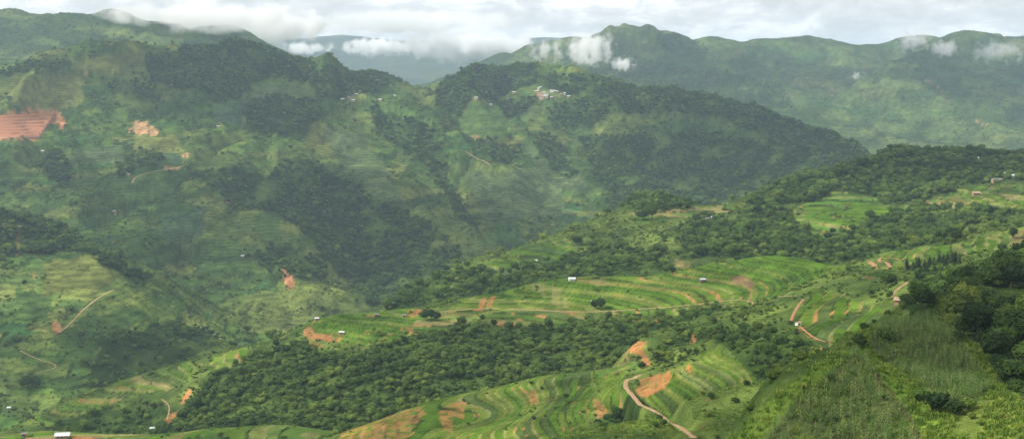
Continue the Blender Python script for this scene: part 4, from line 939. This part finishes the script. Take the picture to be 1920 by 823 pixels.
for k, l in zip(bigS, labels(PS_[bigS], ss[bigS], ts[bigS], 'bush')): make_shrub(PS_[k], ss[k], ts[k], l, 'bushes of the near slopes')
mT = np.ones(len(PT), bool); mT[bigT] = False; mS = np.ones(len(PS_), bool); mS[bigS] = False
WOODS = {S1.id: 'dark green undergrowth trees of the near right woods', S2.id: 'small trees scattered over the terraced spur', S3a.id: 'dense dark green wood on the slope below the terrace band', S3b.id: 'woods covering the ridge on the right', S2b.id: 'few small trees on the lower left bench',
         LS.id: 'trees scattered over the left spur', ML.id: 'dark woods and trees of the left mountain', MM.id: 'dark woods and trees of the middle mountain', FR1.id: 'woods on the far right range', FR2.id: 'trees on the far right slope', FL.id: 'trees on the far left range'}
for hid, lab in WOODS.items():
    m = mT & (TH == hid); scatter('woodland', P_TREE, PT[m] - (0, 0, .3), st[m], tt[m], lab, 'trees', hid)
    m = mS & (SH == hid); scatter('scrub', P_SHRUB, PS_[m], ss[m], ts[m], lab.split(' ')[0] + ' scrub growing on the ' + HN[hid].replace('_', ' '), 'scrub', 50 + hid)
PG, _, _, gr = sample(DG, RNG); scatter('long_grass', P_TUFT, PG, .55 + .7 * RNG.random(len(PG)), RNG.random(len(PG)), 'long bright grass over the near right hill', 'grass', 90)
PC, _, _, gr = sample(DC, RNG)
ru = np.array([.93, .37]); uu = PC[:, :2] @ ru; sh = (np.round(uu / 1.5) * 1.5 - uu) * .85; PC[:, :2] += sh[:, None] * ru; PC[:, 2] = bil(GZ, PC[:, 0], PC[:, 1])   # sown in rows
scatter('maize_crop', P_MAIZE, PC, .8 + .4 * RNG.random(len(PC)), RNG.random(len(PC)), 'dull green maize standing on the near right hill', 'maize', 91)
print('grass', len(PG), 'maize', len(PC))


# ------------------------------------------------------------------ single trees one can point at
def lone(px, py, hpx, t, label, stretch=1.0, k=None, group=None, hill_=None):
    p = hit(px, py, hill_); d = np.linalg.norm(p); h = hpx * d / F; make_tree(p - (0, 0, .3), h / (6.6 * stretch), t, label, group, k=k, stretch=stretch)
lone(1126, 580, 30, .1, 'dark spreading tree beside the white field hut on the terraces', 1.0, 0)
lone(1114, 579, 20, .2, 'lower dark tree left of the white field hut', 1.0, 1)
lone(797, 599, 24, .1, 'left tree of the dark clump at the end of the terrace nose', 1.1, 2)
lone(809, 600, 26, .2, 'middle tree of the dark clump at the end of the terrace nose', 1.1, 0)
lone(820, 601, 20, .15, 'right tree of the dark clump at the end of the terrace nose', 1.0, 1)
lone(1083, 460, 20, .2, 'round dark tree alone on the slope right of the valley', .9, 3)
lone(1233, 497, 22, .05, 'upright dark tree standing on the scrub above the terrace band', 1.2, 2)
lone(1261, 514, 18, .1, 'dark tree at the upper rim of the terrace band', 1.0, 0)
lone(1222, 413, 34, .1, 'big dark tree on the shoulder of the right ridge', 1.0, 1)
lone(1206, 412, 24, .2, 'dark tree left of the big tree on the ridge shoulder', 1.0, 2)
lone(1646, 480, 14, .05, 'single dark upright tree left of the red track bend', 1.3, 1)
lone(1664, 532, 24, .15, 'broad dark bushy tree above the curved green terraces', .8, 3)
lone(1560, 440, 16, .1, 'left one of two dark trees below the big ridge field', 1.0, 0)
lone(1597, 432, 16, .1, 'right one of two dark trees below the big ridge field', 1.0, 2)
lone(905, 602, 15, .15, 'small dark tree on the bank left of the field road', 1.2, 1)
lone(926, 612, 16, .1, 'dark tree at the top edge of the lower wood', 1.1, 3)
lone(45, 536, 14, .1, 'left dark tree on the sunlit fields of the left spur', 1.1, 0)
lone(212, 690, 14, .2, 'dark tree above the green spur crest at the lower left', 1.0, 2)
lone(52, 728, 26, .05, 'left tree of the dark pair at the left edge', .9, 1)
lone(66, 726, 22, .1, 'right tree of the dark pair at the left edge', .9, 3)
lone(265, 690, 16, .1, 'dark round tree just above the spur crest', 1.0, 0)
lone(1855, 405, 26, .05, 'dark tree at the end of the hedge on the right ridge', 1.0, 2)
lone(1900, 447, 22, .05, 'dark tree on the pale slope near the right edge', 1.2, 1)
def bush(px, py, wpx, t, label):
    p = hit(px, py); make_shrub(p, wpx * np.linalg.norm(p) / F / 3.2, t, label, 'large bushes on the near hill')
for bx_ in ((1752, 772, 62, .2, 'large dark bush below the upper maize plot'), (1722, 752, 44, .3, 'rounded bush at the lower left of the upper maize'), (1792, 778, 50, .3, 'large bush left of the grassy track'), (1815, 768, 36, .5, 'pale bush at the lower end of the upper maize'),
            (1660, 640, 46, .35, 'rounded bush at the left corner of the upper maize'), (1690, 690, 34, .45, 'pale bush on the left edge of the upper maize'), (1800, 640, 30, .2, 'dark bush at the head of the grassy track'), (1838, 722, 26, .2, 'dark bush on the bank beside the grassy track'), (1612, 650, 40, .4, 'bush on the grass above the lower maize')): bush(*bx_)
PROW = [(1700, 506, 26), (1712, 508, 24), (1722, 506, 28), (1733, 505, 22), (1742, 503, 26), (1751, 502, 24), (1760, 501, 29), (1768, 500, 27), (1776, 499, 30), (1784, 498, 31), (1791, 497, 28), (1798, 496, 24), (1738, 520, 28), (1752, 522, 30), (1766, 524, 26)]
for k, (x, y, hp) in enumerate(PROW):
    p = hit(x, y); l = 'dark narrow conifer in the row behind the near woods' + ordinal(k, 12) if k < 12 else 'dark conifer below the conifer row' + ordinal(k - 12, 3)
    make_pine(p - (0, 0, .3), hp * np.linalg.norm(p) / F / 8.6, l, 'conifers behind the near woods')

# ------------------------------------------------------------------ clouds: bodies of vapour, those overhead unseen and placed for shade
def lump_mesh(name, m, sx, sy, sz, seed, n=26, flatb=.5):
    r = np.random.default_rng(seed); off = r.random(2) * 50; V = []; Fc = []; nu = n * 2
    for i in range(n + 1):
        th = math.pi * i / n
        for j in range(nu):
            ph = 2 * math.pi * j / nu; d = np.array([math.sin(th) * math.cos(ph), math.sin(th) * math.sin(ph), math.cos(th)]); V.append(d)
    V = np.array(V); k = 1 + .33 * fbm(V[:, 0] * 1.6 + off[0] + V[:, 2], V[:, 1] * 1.6 + off[1] - V[:, 2], 4)
    V = V * k[:, None]; V[:, 2] = np.where(V[:, 2] < 0, V[:, 2] * flatb, V[:, 2]); V = V * np.array([sx, sy, sz])
    for i in range(n):
        for j in range(nu): Fc.append((i * nu + j, (i + 1) * nu + j, (i + 1) * nu + (j + 1) % nu, i * nu + (j + 1) % nu))
    return mesh(name, V, Fc, m, True)
def vapour(name, dens, scale=None, seed=0.0, thr=.5, sz=1.0):
    m = bpy.data.materials.new(name); m.use_nodes = True; nt = m.node_tree; nt.nodes.clear(); N = nt.nodes.new; L = nt.links.new
    out = N('ShaderNodeOutputMaterial'); pv = N('ShaderNodeVolumePrincipled'); pv.inputs['Color'].default_value = (.995,.997,1,1); pv.inputs['Anisotropy'].default_value = .2; pv.inputs['Density'].default_value = dens
    if scale:
        tc = N('ShaderNodeTexCoord'); mp = N('ShaderNodeMapping'); mp.inputs['Location'].default_value = (seed, seed * .7, seed * 1.3); L(tc.outputs['Object'], mp.inputs[0])
        nz = noise(nt, mp.outputs[0], scale, 5, .58)
        gr = N('ShaderNodeVectorMath'); gr.operation = 'LENGTH'; dv = N('ShaderNodeVectorMath'); dv.operation = 'DIVIDE'; L(tc.outputs['Object'], dv.inputs[0]); dv.inputs[1].default_value = sz; L(dv.outputs[0], gr.inputs[0])
        a = N('ShaderNodeMath'); a.operation = 'MULTIPLY_ADD'; L(gr.outputs['Value'], a.inputs[0]); a.inputs[1].default_value = -.85; a.inputs[2].default_value = -.30 - thr
        b = N('ShaderNodeMath'); b.operation = 'MULTIPLY_ADD'; L(nz, b.inputs[0]); b.inputs[1].default_value = 2.4; L(a.outputs[0], b.inputs[2])
        mr = N('ShaderNodeMapRange'); mr.interpolation_type = 'SMOOTHSTEP'; mr.inputs[1].default_value = 0.0; mr.inputs[2].default_value = .5; mr.inputs[3].default_value = 0; mr.inputs[4].default_value = dens; L(b.outputs[0], mr.inputs[0]); L(mr.outputs[0], pv.inputs['Density'])
    L(pv.outputs[0], out.inputs['Volume']); return m
M_CLOUD = vapour('cloud_vapour', .0060)
def shade_cloud(P, sx, sy, seed, alt=950.0, sz=190):
    P = np.array(P, float); q = P + SUN_DIR * ((alt - P[2]) / SUN_DIR[2])
    o = obj('cloud', lump_mesh('cloud', M_CLOUD, sx, sy, sz, seed), None, q, seed * .7); return o
def wisp(px, py, w, h, d, tau, label, seed, thr=.42, flat=.8):
    p = at(px, py, d); k = d / F; sx, sz = w * k * .62, h * k * .62; sy = (sx + sz) * .5
    m = vapour('wisp_vapour', tau / sy, 2.6 / ((sx + sz) * .5), seed * 3.7, thr, (sx, sy, sz * flat) )
    o = obj('cloud', lump_mesh('cloud', m, sx * 1.15, sy * 1.15, sz * 1.15, seed, 14, flat), None, p); tag(o, label, 'cloud', 'low clouds on the mountains'); return o

SHADE = [  # unseen clouds placed to cast shade: ground point, half width, half depth
 ((1905,600),95,130,'large unseen cloud shading the near right hill'),
 ((1770,305),170,110,'unseen cloud shading the wooded right ridge'),
 ((650,440),330,230,'broad unseen cloud shading the left mountain foot'),
 ((1350,260),420,300,'broad unseen cloud shading the middle mountain'),
 ((330,460),190,110,'unseen cloud shading the fields of the left mountain foot'),
 ((880,400),150,100,'small unseen cloud shading the head of the valley'),
 ((150,350),160,90,'small unseen cloud shading the slope below the red earthworks'),
 ((60,640),150,120,'small unseen cloud shading the left spur'),
 ((350,150),330,240,'unseen cloud shading the left mountain top'),
 ((1860,150),600,420,'wide unseen cloud shading the far right slope'),
 ((1330,120),700,420,'wide unseen cloud shading the far right range')]
for k, ((x, y), sx, sy, lab) in enumerate(SHADE):
    tag(shade_cloud(hit(x, y), sx, sy, 3 + k), lab, 'cloud', 'unseen clouds shading the valley')
WISPS = [
 (880,88,230,62,8600,9,'big white cloud lying in the gap between the ranges',.15),
 (712,88,120,42,9500,8,'smaller white cloud left of the big one in the gap',.2),
 (565,90,130,36,9500,6,'thin white cloud beside the left range crest',.42),
 (1105,92,76,70,5150,2.6,'grey white cloud puff hanging on the far right range',.12),
 (1166,121,46,34,5100,2.5,'small round cloud puff below the larger one',.25),
 (1030,92,110,60,5600,3,'thin veil of cloud left of the grey puff',.44),
 (1712,78,66,58,5500,2.2,'white cloud tuft on the right crest',.3),
 (1770,92,56,46,5200,2.2,'white cloud tuft just right of the crest tuft',.3),
 (1872,97,110,56,5200,2.0,'ragged white cloud near the right edge',.33),
 (1606,142,36,26,5000,1.0,'faint cloud wisp on the lit right spur',.42),
 (370,32,360,74,4650,5,'grey cloud bank hiding the far left crest',.22),
 (500,45,230,80,5600,9,'grey cloud right of the far left crest',.22),
 (720,42,560,62,8800,9,'grey white cloud above the distant blue range',.40)]
for k, (x, y, w, h, d, tau, lab, thr) in enumerate(WISPS): wisp(x, y, w, h, d, tau, lab, 11 + k, thr)

# ------------------------------------------------------------------ haze
def haze_box():
    lo = float(GZ.min()) - 1.0; hi = float(max(GZ.max() + 30, 30))
    x0, x1, y0, y1 = -12000, 12000, -300, 19800
    v = [(x0, y0, lo), (x1, y0, lo), (x1, y1, lo), (x0, y1, lo), (x0, y0, hi), (x1, y0, hi), (x1, y1, hi), (x0, y1, hi)]
    f = [(3, 2, 1, 0), (4, 5, 6, 7), (0, 1, 5, 4), (1, 2, 6, 5), (2, 3, 7, 6), (3, 0, 4, 7)]
    m = bpy.data.materials.new('haze'); m.use_nodes = True; nt = m.node_tree; nt.nodes.clear()
    out = nt.nodes.new('ShaderNodeOutputMaterial'); pv = nt.nodes.new('ShaderNodeVolumePrincipled')
    pv.inputs['Color'].default_value = (.62, .80, 1.0, 1); pv.inputs['Density'].default_value = 5.4e-5; pv.inputs['Anisotropy'].default_value = 0.1
    nt.links.new(pv.outputs[0], out.inputs['Volume'])
    o = obj('haze', mesh('haze', v, f, m)); tag(o, kind='stuff')
haze_box()
